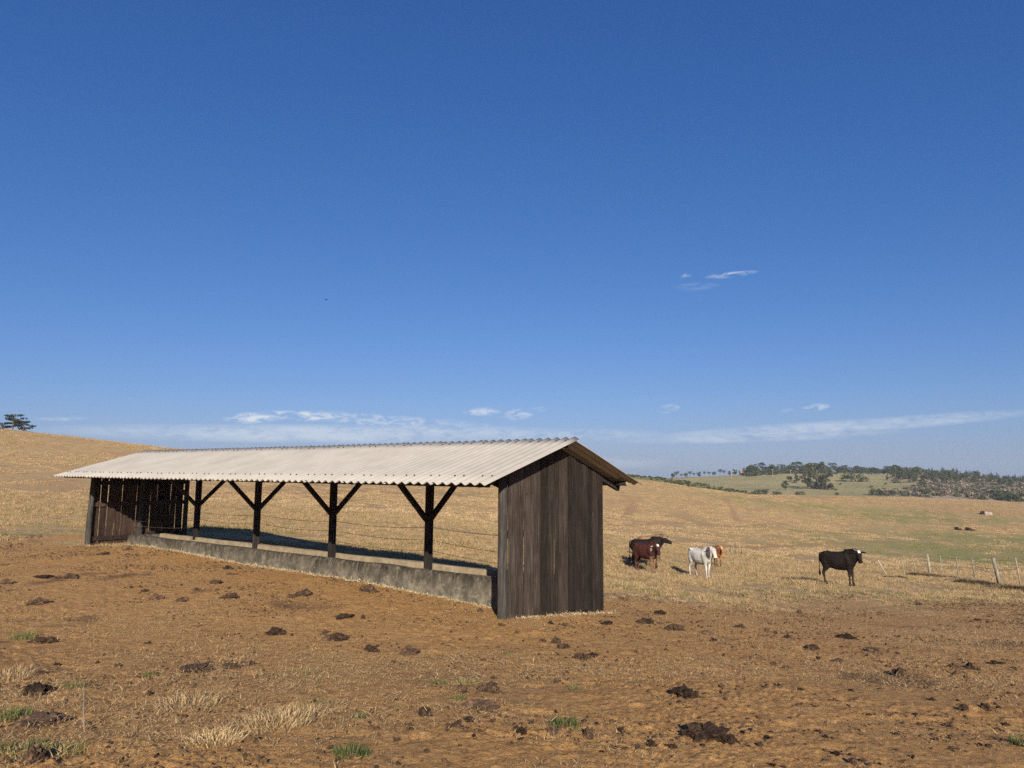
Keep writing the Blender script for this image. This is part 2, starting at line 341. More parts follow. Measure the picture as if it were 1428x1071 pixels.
def attr_mat(name, an, rough=.9, trans=0.0, rv=.3):
    m, nt, b = new_mat(name); k = NT(nt); oi = k.n('ShaderNodeObjectInfo'); hv = k.n('ShaderNodeHueSaturation')
    k.l(k.attr(an).outputs['Color'], hv.inputs['Color']); k.l(k.math('ADD', k.math('MULTIPLY', oi.outputs['Random'], rv), 1 - rv / 2), hv.inputs['Value'])
    k.l(hv.outputs[0], b.inputs['Base Color']); b.inputs['Roughness'].default_value = rough
    if trans:
        tr = k.n('ShaderNodeBsdfTranslucent'); k.l(hv.outputs[0], tr.inputs[0]); ms = k.n('ShaderNodeMixShader'); ms.inputs[0].default_value = trans
        k.l(b.outputs[0], ms.inputs[1]); k.l(tr.outputs[0], ms.inputs[2]); k.l(ms.outputs[0], nt.nodes['Material Output'].inputs['Surface'])
    return m
M_blade = attr_mat('grass_blades', 'tint', .8, .2, .22)
M_leaf = attr_mat('foliage', 'tint', .75, .15, .35)
M_bark, nt, b = new_mat('bark'); k = NT(nt); O = k.n('ShaderNodeTexCoord').outputs['Object']
k.l(k.ramp(k.noise(k.map(O, (4, 4, .6)), 3, 5, .7), [(.3, (.05, .04, .03)), (.7, (.16, .13, .10))]), b.inputs['Base Color'])
M_dung, nt, b = new_mat('dried_dung'); k = NT(nt); O = k.n('ShaderNodeTexCoord').outputs['Object']; oi = k.n('ShaderNodeObjectInfo')
c = k.ramp(k.noise(O, 14, 6, .75), [(.3, (.016, .010, .007)), (.52, (.045, .028, .018)), (.75, (.13, .08, .045))])
hv = k.n('ShaderNodeHueSaturation'); k.l(c, hv.inputs['Color']); k.l(k.math('ADD', k.math('MULTIPLY', oi.outputs['Random'], 1.8), .6), hv.inputs['Value'])
k.l(hv.outputs[0], b.inputs['Base Color']); k.bump(k.noise(O, 30, 6, .75), 1, .02, b)
M_clod, nt, b = new_mat('dirt_clod'); k = NT(nt); oi = k.n('ShaderNodeObjectInfo')
k.l(k.ramp(oi.outputs['Random'], [(0, (.035, .022, .014)), (.5, (.09, .055, .03)), (1, (.20, .125, .065))]), b.inputs['Base Color'])
M_rock, nt, b = new_mat('pinkish_rock'); k = NT(nt); O = k.n('ShaderNodeTexCoord').outputs['Object']
k.l(k.ramp(k.noise(O, 2, 6, .7), [(.3, (.16, .12, .10)), (.7, (.42, .33, .28))]), b.inputs['Base Color'])
M_dark_earth, nt, b = new_mat('dark_turned_earth'); k = NT(nt); O = k.n('ShaderNodeTexCoord').outputs['Object']
k.l(k.ramp(k.noise(O, 3, 6, .7), [(.3, (.03, .02, .014)), (.7, (.10, .065, .04))]), b.inputs['Base Color'])

# ------------------------------------------------------------------ ground mesh (polar grid, fine where it is near)
az = np.concatenate([np.radians(np.linspace(-180, -44, 46)[:-1]), np.radians(np.arange(-44, 44, .085)), np.radians(np.linspace(44, 180, 46)[:-1])])
rr = [.25, .8, 1.6, 2.4, 3.0]
while rr[-1] < 236:
    r = rr[-1]; h_ = 1.6 + min(r, 40) * .05; rr.append(r + min(max(r * r / (h_ * 720) * 1.15, .015), r * .03))
rr = np.array(rr); A, R = np.meshgrid(az, rr)
gx = R * np.sin(A); gy = R * np.cos(A)
trench = []
zz0 = H(gx, gy)
# farther than 205 m and behind: settle downwards
nA_, nR_ = len(az), len(rr)
verts = np.stack([gx.ravel(), gy.ravel(), zz0.ravel()], 1)
verts = np.vstack([verts, [[0, 0, hz(0, 0)]]])
i = np.arange(nR_ - 1)[:, None]; j = np.arange(nA_)[None]; j2 = (j + 1) % nA_
quads = np.stack([i * nA_ + j, i * nA_ + j2, (i + 1) * nA_ + j2, (i + 1) * nA_ + j], -1).reshape(-1, 4)[:, ::-1]
me = bpy.data.meshes.new('ground')
nq = len(quads); tri = np.stack([np.full(nA_, nR_ * nA_), np.arange(nA_), (np.arange(nA_) + 1) % nA_], 1)[:, ::-1]
me.vertices.add(len(verts)); me.vertices.foreach_set('co', verts.ravel().astype(np.float32))
loops = np.concatenate([quads.ravel(), tri.ravel()]).astype(np.int32)
me.loops.add(len(loops)); me.loops.foreach_set('vertex_index', loops)
me.polygons.add(nq + len(tri)); me.polygons.foreach_set('loop_start', np.concatenate([np.arange(nq) * 4, nq * 4 + np.arange(len(tri)) * 3]).astype(np.int32))
me.update(calc_edges=True); me.validate()
me.polygons.foreach_set('use_smooth', np.ones(len(me.polygons), bool))
vx, vy = verts[:, 0], verts[:, 1]
def blobs(x, y, L):
    g = np.zeros_like(x)
    for (bx, by, rx, ry, s) in L: g = np.maximum(g, s * np.exp(-(((x - bx) / rx) ** 2 + ((y - by) / ry) ** 2)))
    return g
GREEN = []
for px, py, rx, ry, s in [(880,821,1.7,.5,.9),(1200,828,3,.8,.55),(1290,832,2.5,.8,.7),(1370,838,2,.7,.6),(1100,836,2,.7,.35),(1370,775,13,11,1),(1300,764,12,10,.9),(1428,755,16,12,1),(1230,766,9,6,.7),(1160,745,14,7,.5),
        (1260,722,20,10,.9),(1190,712,18,9,.8),(1110,706,20,10,.6),(1130,765,9,3,.4),(1050,775,3,2,.4),(1428,725,14,7,.6),(1350,745,10,4,.4),
        (320,738,3,.6,.6),(270,736,1.5,.5,.5),(190,737,2,.7,.3),(20,745,3,.6,.5),(110,740,3,1,.3),(640,690,8,5,.35),(1380,858,1.5,.5,.5),(1230,848,3,.5,.4),
        (30,1040,.5,.35,.8),(70,1050,.4,.3,.7),(400,945,.35,.25,.6),(430,975,.3,.25,.5),(620,958,.5,.2,.5),(660,962,.3,.2,.4)]:
    p = hit(px, py); GREEN.append((p.x, p.y, rx, ry, s))
def green_f(x, y): return np.clip(blobs(x, y, GREEN) * (.75 + 1.1 * fbm(x, y, 1.5, 3)), 0, 1)
# bare track across the pasture, trampled ground round the shed
BARE = np.zeros_like(vx)
tr_ = [hit(*q) for q in [(900,748),(960,763),(1040,764),(1120,760),(1200,757),(1280,759),(1360,765),(1428,771)]]
def seg_d(x, y, pts):
    d = np.full_like(x, 1e9)
    for a, b_ in zip(pts[:-1], pts[1:]):
        ax, ay, bx, by = a[0], a[1], b_[0], b_[1]; t = np.clip(((x-ax)*(bx-ax) + (y-ay)*(by-ay)) / ((bx-ax)**2 + (by-ay)**2), 0, 1)
        d = np.minimum(d, np.hypot(x - ax - t*(bx-ax), y - ay - t*(by-ay)))
    return d
BARE = np.exp(-(seg_d(vx, vy, tr_) / 1.3) ** 2) * .9
TRK = [[hit(*q) for q in pl] for pl in ([(0,672),(70,668),(160,676),(250,690),(330,688)], [(0,700),(60,706),(120,700)], [(850,700),(900,694),(960,698),(1040,712),(1100,708),(1180,718)], [(1010,695),(1022,712),(1028,728)], [(870,690),(884,702),(868,722)],
       [(450,690),(520,684),(600,692),(680,688)], [(860,735),(930,728),(1010,735),(1090,730)], [(1200,700),(1270,708),(1340,706),(1420,716)])]
TRD = np.min([seg_d(vx, vy, t_) for t_ in TRK], axis=0)
BARE = np.maximum(BARE, np.exp(-((TRD + fbm(vx, vy, 2.2, 3) * .5) / .5) ** 2))
BARE = np.maximum(BARE, sstep(.12, .4, fbm(vx, vy, 16, 4)) * .45 * sstep(25, 60, vy))
DARK = sstep(.22, .5, fbm(vx + 50, vy, .9, 4, .65)) * .6 * (1 - pasture(vx, vy)) * sstep(.0, .35, fbm(vx + 5, vy + 40, 2.7, 3) + .1)
for nm, ar in (('pasture', pasture(vx, vy)), ('green', green_f(vx, vy)), ('bare', BARE), ('dark', DARK)):
    a_ = me.attributes.new(nm, 'FLOAT', 'POINT'); a_.data.foreach_set('value', ar.astype(np.float32))
me.materials.append(M_ground)
g_o = link(bpy.data.objects.new('ground', me)); tag(g_o, 'bare brown dirt yard rising into dry straw coloured pasture', kind='structure')

# wide land below, out to the horizon
mb = MB(); n = 48; ring = [215, 700, 2500, 9000]
for r in ring: mb.v += [(r * math.sin(2*PI*i/n), r * math.cos(2*PI*i/n), -34 - .002 * r) for i in range(n)]
for q in range(len(ring) - 1):
    for i in range(n): mb.f.append((q*n + i, (q+1)*n + i, (q+1)*n + (i+1) % n, q*n + (i+1) % n))
lo = mb.build('valley_land', M_hill); tag(lo, 'low green land of the valley behind the hills', kind='structure')
lo.data.flip_normals()
# far hills as height sheets
def sheet(name, h, x0, x1, y0, y1, nx, ny, label, attrs=()):
    X, Y = np.meshgrid(np.linspace(x0, x1, nx), np.linspace(y0, y1, ny)); Z = h(X, Y)
    v = np.stack([X.ravel(), Y.ravel(), Z.ravel()], 1); i = np.arange(ny - 1)[:, None]; j = np.arange(nx - 1)[None]
    q = np.stack([i*nx + j, i*nx + j + 1, (i+1)*nx + j + 1, (i+1)*nx + j], -1).reshape(-1, 4)
    m = bpy.data.meshes.new(name); m.from_pydata(v.tolist(), [], q.tolist()); m.update()
    m.polygons.foreach_set('use_smooth', [True] * len(m.polygons)); m.materials.append(M_hill)
    for nm, fn in attrs:
        a_ = m.attributes.new(nm, 'FLOAT', 'POINT'); a_.data.foreach_set('value', fn(v[:, 0], v[:, 1]).astype(np.float32))
    return tag(link(bpy.data.objects.new(name, m)), label, kind='structure')
F1 = [(px, py, Y) for px, py, Y in [(888,664,235),(930,668,235),(980,676,230),(1040,687,225),(1075,692,220),(1120,700,215),(800,655,240),(600,652,245),(888,672,200),(1000,690,200),(600,680,200),(1200,715,215),(1000,690,290),(888,680,300),(600,670,300),(1200,735,270)]]
H1 = tps_fit([at(*q) for q in F1], 1e-3)
sheet('green_ridge', lambda x, y: H1(x, y) + fbm(x, y, 20, 3) * .5, -60, 130, 195, 300, 90, 50, 'darker green ridge behind the straw coloured pasture', [('green', lambda x, y: .75 + 0*x), ('brush', lambda x, y: 0*x)])
F2 = [(800,668,620),(880,670,600),(940,668,580),(1000,665,560),(1036,661,540),(1100,659,540),(1160,659,540),(1230,660,540),(1300,664,530),(1360,668,520),(1428,675,510),(1700,690,500),(2100,690,500),
      (1000,672,470),(1060,672,470),(1130,672,460),(1250,673,450),(1340,677,430),(1428,686,420),(1700,700,420),
      (940,680,400),(1000,684,400),(1060,683,390),(1130,683,380),(1250,684,370),(1340,689,360),(1428,697,350),(1700,715,350),
      (1040,697,320),(1130,697,310),(1250,700,300),(1340,706,300),(1428,714,290),(1000,715,290),(1250,730,250),(1428,745,240),(1700,745,250),(900,700,350),(800,690,400),
      (900,690,800),(1100,690,800),(1300,690,800),(1500,695,800)]
H2 = tps_fit([at(*q) for q in F2], 1e-3)
def H2n(x, y): return H2(x, y) + fbm(x, y, 45, 4) * 1.6
def brush_f(x, y):
    px = 714 + 1000 * x / y
    return sstep(1225, 1290, px + 60 * fbm(x, y, 30, 3)) * sstep(560, 500, y)
sheet('far_hill', H2n, -20, 560, 235, 800, 200, 180, 'far hillside with pale meadow and brown cleared brush', [('brush', brush_f), ('green', lambda x, y: sstep(.0, .4, fbm(x, y, 60, 3)) * .35)])
def hit2(px, Y): p = at(px, 600, Y); return Vector((p.x, p.y, float(H2n(np.array([p.x]), np.array([p.y]))[0])))
def far_hit(px, py, lo_=290, hi=600):
    d = pix_dir(px, py); T = np.arange(lo_, hi, .5); Pn = np.array([0, 0, EYE]) + (T / d.y)[:, None] * np.array(d)
    g = H2n(Pn[:, 0], Pn[:, 1]); kk = np.nonzero(Pn[:, 2] < g)[0]; kk = kk[0] if len(kk) else int(np.argmin(Pn[:, 2] - g))
    return Vector((Pn[kk, 0], Pn[kk, 1], g[kk]))

# ------------------------------------------------------------------ the feeding shed
TH = .6726; SL = .0177; SO = Vector((-.1444, 11.441, -2.1524 + EYE))
U = Vector((math.sin(TH), math.cos(TH), 0)); V = Vector((-math.cos(TH), math.sin(TH), SL))
# local frame: x = along the shed (near -> far), y = from rear to front, z up.  shed local = (v, -u, z)
shed = empty('feeding_shed', SO, 'open sided wooden feeding shed with pale corrugated roof over a concrete trough', 'shed')
rotm = Matrix((( V.x, -U.x, 0), (V.y, -U.y, 0), (V.z, 0, 1))).to_4x4()
shed.matrix_world = Matrix.Translation(SO) @ rotm
def lp(u, v, z): return Vector((v, -u, z))
def gl(u, v):                        # local ground height at (u, v)
    p = SO + U * u + V * v; return hz(p.x, p.y) - p.z
L_, WD, CU = 15.57, 2.93, 1.465
EAVE_F, EAVE_R, RIDGE_Z, EAVE_Z, OVN, OVF = -.97, WD + .80, 2.82, 2.06, .395, .05
slope_f = (RIDGE_Z - EAVE_Z) / (CU - EAVE_F)
def roof_under(u):
    return (RIDGE_Z - (CU - u) * slope_f if u < CU else RIDGE_Z - (u - CU) * (RIDGE_Z - EAVE_Z) / (EAVE_R - CU)) - .07
# corrugated sheets
def sheet_mesh(name, front, width, nwave=6, th=.007, amp=.022, sag=0):
    mb = MB(); ns = nwave * 8; rows = 6; vv = []
    u0, u1 = (EAVE_F, CU + .05) if front else (EAVE_R, CU - .0)
    for side in (0, 1):
        for r in range(rows + 1):
            t = r / rows; u = u0 + (u1 - u0) * t
            z = (EAVE_Z + (u - EAVE_F) * slope_f) if front else (RIDGE_Z - .03 - (u - CU) * (RIDGE_Z - .02 - EAVE_Z) / (EAVE_R - CU))
            for i in range(ns + 1):
                v = (i / ns - .5) * width
                vv.append(lp(u, v, z - amp * math.cos(2 * PI * i / 8) - (th if side else 0) - .007 * (i / ns)))
    n1 = ns + 1; off = (rows + 1) * n1; ff = []
    for r in range(rows):
        for i in range(ns):
            a = r*n1 + i; ff.append((a, a+1, a+1+n1, a+n1)); a += off; ff.append((a+n1, a+1+n1, a+1, a))
    for i in range(ns):
        ff.append((i, i+off, i+1+off, i+1)); a = rows*n1 + i; ff.append((a+1, a+1+off, a+off, a))
    for r in range(rows):
        a = r*n1; ff.append((a, a+n1, a+n1+off, a+off)); a = r*n1 + ns; ff.append((a+n1, a, a+off, a+n1+off))
    mb.v = vv; mb.f = ff; m = mb.mesh(name, M_roof)
    return m
NS = 15; span = L_ + OVN + OVF; pw = span / NS
sm = {True: sheet_mesh('roof_sheet', True, pw + .06, 6), False: sheet_mesh('roof_sheet', False, pw + .06, 6)}
for m_ in sm.values():
    m_.polygons.foreach_set('use_smooth', [True] * len(m_.polygons))
def screw_mesh(front):
    mb = MB()
    for (du) in ((.28, 2.2) if front else (.28,)):
        for i in (.5, 1.5, 3.5, 4.5):
            u = EAVE_F + du if front else EAVE_R - du; v = (i / 6 - .5) * (pw + .06)
            z = (EAVE_Z + (u - EAVE_F) * slope_f if front else EAVE_Z + du * (RIDGE_Z - EAVE_Z) / (EAVE_R - CU)) + .026
            mb.tube([lp(u, v, z - .02), lp(u, v, z + .006), lp(u, v, z + .012)], [.014, .014, .005], 6)
    return mb.mesh('screw_row', M_screw)
scm = {True: screw_mesh(True), False: screw_mesh(False)}
rs = random.Random(3)
for k_ in range(NS):
    for fr in (True, False):
        o = link(bpy.data.objects.new('roof_sheet', sm[fr])); o.parent = shed
        o.location = (-OVN + pw * (k_ + .5), rs.uniform(-.012, .012), rs.uniform(-.003, .003) - (.012 * math.sin(k_ * PI / (NS - 1)) if fr else 0))
        o.rotation_euler = (rs.uniform(-.001, .001), rs.uniform(-.0012, .0012), rs.uniform(-.002, .002))
        s_ = link(bpy.data.objects.new('screw_row', scm[fr])); s_.parent = o; s_['kind'] = 'stuff'
# timber frame
posts_v = [3.11, 6.15, 9.18, 12.12]
for i, v in enumerate(posts_v):
    w = .13; mb = MB(); mb.beam(lp(CU, v, .12), lp(CU + rs.uniform(-.02, .02), v, 2.45), .125, .12, (0, 1, 0)); mb.build('post', M_beam, shed)
    for s in (-1, 1):
        MB().beam(lp(CU + s * .04, v + .02, 1.28), lp(CU + s * .92, v + .02, 2.12), .075, .105, (1, 0, 0)).build('brace', M_beam, shed)
for v in [.09] + posts_v + [L_ - .1]:
    MB().beam(lp(-.2, v + .1, 2.09), lp(WD + .58, v + .1, 2.06), .07, .12).build('tie_beam', M_beam, shed)
    for s, ue in ((-1, EAVE_F + .42), (1, EAVE_R - .1)):
        MB().beam(lp(CU, v - .04, roof_under(CU) - .12), lp(ue, v - .04, roof_under(ue) - .075), .07, .11).build('rafter', M_beam, shed)
for u in (CU, EAVE_F + .3, EAVE_R - .28):
    o = MB().tube([lp(u, -OVN + .14, roof_under(u) - .035), lp(u, L_ / 2, roof_under(u) - .035), lp(u, L_ + .02, roof_under(u) - .035)], .05, 10).build('purlin', M_beam, shed)
    if u != EAVE_F + .3:
        e = MB().tube([lp(u, -OVN + .128, roof_under(u) - .035), lp(u, -OVN + .139, roof_under(u) - .035)], [.046, .049], 10).build('sawn_end', M_endgrain, o)
# corner posts (round, bark free)
def round_post(u, v, z0, z1, r, lean=(0, 0), mat=M_post):
    pts = []; rad = []
    for i in range(7):
        t = i / 6; pts.append(lp(u + lean[0] * t + .012 * math.sin(4 * t + v), v + lean[1] * t + .012 * math.sin(5 * t + u), z0 + (z1 - z0) * t)); rad.append(r * (1.08 - .12 * t + .03 * math.sin(9 * t)))
    return MB().tube(pts, rad, 12).build('corner_post', mat, shed, True)
round_post(.035, .035, -.25, 2.14, .075, (-.03, 0))
round_post(WD - .08, .09, -.6, 2.12, .07)
round_post(.03, L_ - .08, -.2, 2.1, .075, (0.02, 0))
round_post(WD - .06, L_ - .08, -.2, 2.1, .07)
round_post(CU, L_ - .1, -.2, 2.5, .08)
# plank walls
def plank(u0, u1, v0, v1, zb0, zb1, seed, mat, warp=.006):
    r = random.Random(seed); mb = MB(); n = 7; vs_ = []
    ph = r.uniform(0, 6); am = r.uniform(.002, warp)
    for i in range(n + 1):
        t = i / n
        for (u, v) in ((u0, v0), (u1, v0), (u1, v1), (u0, v1)):
            zt = min(roof_under(u), roof_under(CU)) - .10; zb = zb0 if u == u0 else zb1
            z = zb + (zt - zb) * t
            vs_.append(lp(u + am * math.sin(5 * t + ph) + r.uniform(-.0015, .0015), v + am * math.sin(3 * t + ph * 2), z))
    fs = [(3, 2, 1, 0), tuple(n*4 + i for i in range(4))]
    for i in range(n):
        for j in range(4): j2 = (j+1) % 4; fs.append((i*4+j, i*4+j2, (i+1)*4+j2, (i+1)*4+j))
    mb.add(vs_, fs); return mb.build('plank', mat, shed)
us = [.085]; rr_ = random.Random(11)
while us[-1] < WD - .05: us.append(us[-1] + rr_.uniform(.165, .25))
us[-1] = WD
if us[-1] - us[-2] < .1: us.pop(-2)
for i in range(len(us) - 1):
    a, b2 = us[i], us[i+1]; g = rr_.choice([.006, .008, .009, .007, .011]); dv = (.009 if i % 2 else -.006) + rr_.uniform(-.006, .006)
    zb = gl((a + b2) / 2, -.02) + rr_.uniform(-.05, .015) + (.05 if a > 1.7 else 0) * 1
    if abs((a + b2) / 2 - CU) < (b2 - a) / 2 and True:
        plank(a, CU - .001, -.028 + dv, .0 + dv, zb, zb, i, M_plank); plank(CU + .003, b2 - g, -.028 - dv, .0 - dv, zb, zb, i + 50, M_plank)
    else: plank(a, b2 - g, -.028 + dv, 0 + dv, zb, zb + rr_.uniform(-.02, .02), i, M_plank, .010)
for o_ in [q for q in shed.children if q.name.startswith('plank')]:
    xs = [v_.co for v_ in o_.data.vertices]; ca = sum(-c_.y for c_ in xs) / len(xs); wv = (max(-c_.y for c_ in xs) - min(-c_.y for c_ in xs)); vf = min(c_.x for c_ in xs)
    mbn = MB()
    for z in (.45, 1.25, 1.9):
        for sg in (-1, 1):
            if wv > .1: mbn.tube([lp(ca + sg * wv * .27, vf + .012, z + .01 * sg), lp(ca + sg * wv * .27, vf - .004, z + .01 * sg)], .007, 6)
    if mbn.v: nl_ = mbn.build('nail_heads', M_screw, o_); nl_['kind'] = 'stuff'
for z in (.45, 1.25, 1.9):
    MB().beam(lp(.05, .045, z), lp(WD - .03, .045, z), .05, .11).build('rail', M_beam, shed)
us = [.12]
while us[-1] < WD - .12: us.append(us[-1] + rr_.uniform(.185, .225))
for i in range(len(us) - 1):
    a, b2 = us[i], us[i+1]; g = .015 + rr_.uniform(-.005, .009); dv = rr_.uniform(-.004, .004)
    if abs((a + b2) / 2 - CU) < .12: g = .002
    plank(a, b2 - g, L_ + dv, L_ + .026 + dv, gl((a+b2)/2, L_) - .03, gl((a+b2)/2, L_) - .02, i + 200, M_plank_far, .008)
for z in (.24, 1.22, 1.85):
    MB().beam(lp(.1, L_ - .03, z), lp(WD - .05, L_ - .03, z + .02), .05, .12).build('rail', M_plank_far if z < 1.8 else M_beam, shed)
# wires along the posts
def wire(pts, parent, r=.004, name='wire', mat=None, n=14):
    mb = MB(); P_ = []
    for a, b_ in zip(pts[:-1], pts[1:]):
        a = Vector(a); b_ = Vector(b_); sg = (b_ - a).length * .018
        for i in range(n): t = i / n; P_.append(a.lerp(b_, t) - Vector((0, 0, 4 * sg * t * (1 - t))))
    P_.append(Vector(pts[-1])); mb.tube(P_, r, 4)
    for q in P_[::2]:                                                       # barbs
        mb.tube([q + Vector((.0, -.012, -.015)), q + Vector((0, .012, .015))], .003, 3)
    return mb.build(name, mat or M_wire, parent)
for z, zf in ((1.12, .9), (.90, .72), (.70, .6)):
    pts = [lp(CU + .1, .06, z - .12 * (z < 1.1))] + [lp(CU + .078, v, z + rs.uniform(-.03, .03)) for v in posts_v] + [lp(CU - .4 + z * .2, L_ - .03, zf)]
    wire(pts, shed)
# ------------------------------------------------------------------ concrete trough
mw = shed.matrix_world.copy()
trough = empty('concrete_trough', (0, 0, 0), 'long stained concrete feeding trough beneath the shed roof', 'trough')
trough.matrix_world = mw
def trough_part(name, prof, mat, v0=.16, v1=14.0, n=90, zfun=None):
    """prof: list of (du, z, follow ground?)"""
    mb = MB(); m_ = len(prof); r = random.Random(5); vs_ = []
    for i in range(n + 1):
        v = v0 + (v1 - v0) * i / n; sh = -.022 * (v - .3)
        g = .0
        for q, (u, z, gr) in enumerate(prof):
            uu = u + sh; zz_ = (gl(uu, v) - .12) if gr else z + .02 * float(fbm(np.array([v]), np.array([q * 3.1]), .9, 3)[0])
            vs_.append(lp(uu + .012 * float(fbm(np.array([v]), np.array([q * 7.7 + 2]), .5, 3)[0]), v, zz_))
    fs = [tuple(range(m_)), tuple(reversed([n*m_ + i for i in range(m_)]))]
    for i in range(n):
        for j in range(m_): j2 = (j+1) % m_; fs.append((i*m_+j, (i+1)*m_+j, (i+1)*m_+j2, i*m_+j2))
    mb.add(vs_, fs); return mb.build(name, mat, trough)
ZT = .43
trough_part('front_wall', [(.80, 0, 1), (.83, ZT - .06, 0), (.85, ZT - .01, 0), (.90, ZT + .01, 0), (.97, ZT, 0), (.99, .15, 0), (.99, 0, 1)], M_conc)
trough_part('back_wall', [(1.62, .12, 0), (1.68, ZT - .015, 0), (1.79, ZT - .015, 0), (1.84, 0, 1), (1.64, 0, 1)], M_conc_in)
trough_part('trough_floor', [(.985, .20, 0), (1.3, .17, 0), (1.63, .20, 0), (1.63, 0, 1), (.985, 0, 1)], M_conc_in, v0=.17, v1=13.99)
for v0, v1 in ((.10, .158), (14.002, 14.10)):
    trough_part('end_wall', [(.80, 0, 1), (.84, ZT - .005, 0), (1.79, ZT - .04, 0), (1.83, 0, 1)], M_conc, v0, v1, 2)
# fodder left in the trough is part of scatter below

# ------------------------------------------------------------------ scatter machinery
def col_mesh(name, vs_, fs, cols, mat):
    m = bpy.data.meshes.new(name); m.from_pydata(vs_, [], fs); m.update()
    a_ = m.attributes.new('tint', 'FLOAT_COLOR', 'POINT'); a_.data.foreach_set('color', np.array([(*c, 1) for c in cols], np.float32).ravel())
    m.materials.append(mat); return m
STRAW = [(.484, .361, .200), (.433, .310, .162), (.552, .416, .246), (.365, .251, .123), (.468, .327, .170), (.297, .200, .102)]
OLIVE = [(.16, .17, .05), (.20, .20, .07), (.24, .22, .09), (.12, .14, .045)]
LUSH = [(.07, .105, .03), (.10, .14, .04), (.055, .085, .025), (.15, .16, .06)]
def tuft_mesh(name, nb, rad, hgt, wid, pal, seed, lean=.6, mat=None):
    r = random.Random(seed); vs_, fs, cs = [], [], []
    for _ in range(nb):
        a = r.uniform(0, 2*PI); q = rad * math.sqrt(r.random()); x, y = q * math.cos(a), q * math.sin(a)
        h = hgt * r.uniform(.45, 1.1); la = a + r.uniform(-1.2, 1.2); ln = h * lean * r.uniform(.2, 1.5); wa = r.uniform(0, PI); w = wid * r.uniform(.6, 1.3)
        wx, wy = math.cos(wa) * w / 2, math.sin(wa) * w / 2; b0 = len(vs_)
        p1 = (x + math.cos(la) * ln * .35, y + math.sin(la) * ln * .35, h * .6); p2 = (x + math.cos(la) * ln, y + math.sin(la) * ln, h * r.uniform(.75, 1))
        vs_ += [(x - wx, y - wy, -min(.03, hgt * .3)), (x + wx, y + wy, -min(.03, hgt * .3)), (p1[0] - wx * .8, p1[1] - wy * .8, p1[2]), (p1[0] + wx * .8, p1[1] + wy * .8, p1[2]), p2]
        fs += [(b0, b0+1, b0+3, b0+2), (b0+2, b0+3, b0+4)]
        c = r.choice(pal); f = r.uniform(.75, 1.2); c = tuple(min(k_ * f, .9) for k_ in c); cs += [c] * 5
    return col_mesh(name, vs_, fs, cs, mat or M_blade)
def proto_coll(name, meshes):
    col = bpy.data.collections.new(name)
    for i_, m in enumerate(meshes):
        o = bpy.data.objects.new(f'{name}_piece', m); col.objects.link(o)
    return col
def scatter(name, pts, col, scl, label, rot=None, tilt=.12, seed=1):
    n = len(pts); m = bpy.data.meshes.new(name); m.vertices.add(n); m.vertices.foreach_set('co', np.asarray(pts, np.float32).ravel())
    r = np.random.default_rng(seed)
    rt = np.stack([r.normal(0, tilt, n), r.normal(0, tilt, n), r.random(n) * 2 * PI], 1) if rot is None else rot
    a_ = m.attributes.new('rot', 'FLOAT_VECTOR', 'POINT'); a_.data.foreach_set('vector', rt.astype(np.float32).ravel())
    sc_ = np.asarray(scl, np.float32)
    if sc_.ndim == 1: sc_ = np.repeat(sc_[:, None], 3, 1)
    a_ = m.attributes.new('scl', 'FLOAT_VECTOR', 'POINT'); a_.data.foreach_set('vector', sc_.ravel())
    o = link(bpy.data.objects.new(name, m))
    g = bpy.data.node_groups.new(name + '_nodes', 'GeometryNodeTree')
    g.interface.new_socket('Geometry', in_out='INPUT', socket_type='NodeSocketGeometry'); g.interface.new_socket('Geometry', in_out='OUTPUT', socket_type='NodeSocketGeometry')
    gi = g.nodes.new('NodeGroupInput'); go = g.nodes.new('NodeGroupOutput'); ip = g.nodes.new('GeometryNodeInstanceOnPoints'); ci = g.nodes.new('GeometryNodeCollectionInfo')
    ci.inputs['Collection'].default_value = col; ci.inputs['Separate Children'].default_value = True; ci.inputs['Reset Children'].default_value = True
    ip.inputs['Pick Instance'].default_value = True
    def na(nm):
        q = g.nodes.new('GeometryNodeInputNamedAttribute'); q.data_type = 'FLOAT_VECTOR'; q.inputs[0].default_value = nm; return q
    e2r = g.nodes.new('FunctionNodeEulerToRotation'); g.links.new(na('rot').outputs[0], e2r.inputs[0])
    g.links.new(gi.outputs[0], ip.inputs['Points']); g.links.new(ci.outputs[0], ip.inputs['Instance'])
    g.links.new(e2r.outputs[0], ip.inputs['Rotation']); g.links.new(na('scl').outputs[0], ip.inputs['Scale'])
    g.links.new(ip.outputs[0], go.inputs[0])
    md = o.modifiers.new('scatter', 'NODES'); md.node_group = g
    return tag(o, label, kind='stuff')
def frustum_pts(n, y0, y1, seed, power=1.0, half=.80, xo=0):
    """points with density falling with distance; power 2 = uniform per ground area"""
    r = np.random.default_rng(seed); t = r.random(n); y = (y0 ** power + t * (y1 ** power - y0 ** power)) ** (1 / power)
    x = (r.random(n) * 2 - 1) * half * (y + 1.5); return x, y
def in_shed(x, y, pad=0.0, u0=.75, u1=2.15):
    dx = x - SO.x; dy = y - SO.y; u = dx * U.x + dy * U.y; v = (dx * V.x + dy * V.y) / (V.x ** 2 + V.y ** 2)
    return (u > u0 - pad) & (u < u1 + pad) & (v > -.02) & (v < 14.2)
def uvof(x, y):
    dx = x - SO.x; dy = y - SO.y; return dx * U.x + dy * U.y, (dx * V.x + dy * V.y) / (V.x ** 2 + V.y ** 2)
def zpts(x, y, dz=0): return np.stack([x, y, H(x, y) + dz], 1)

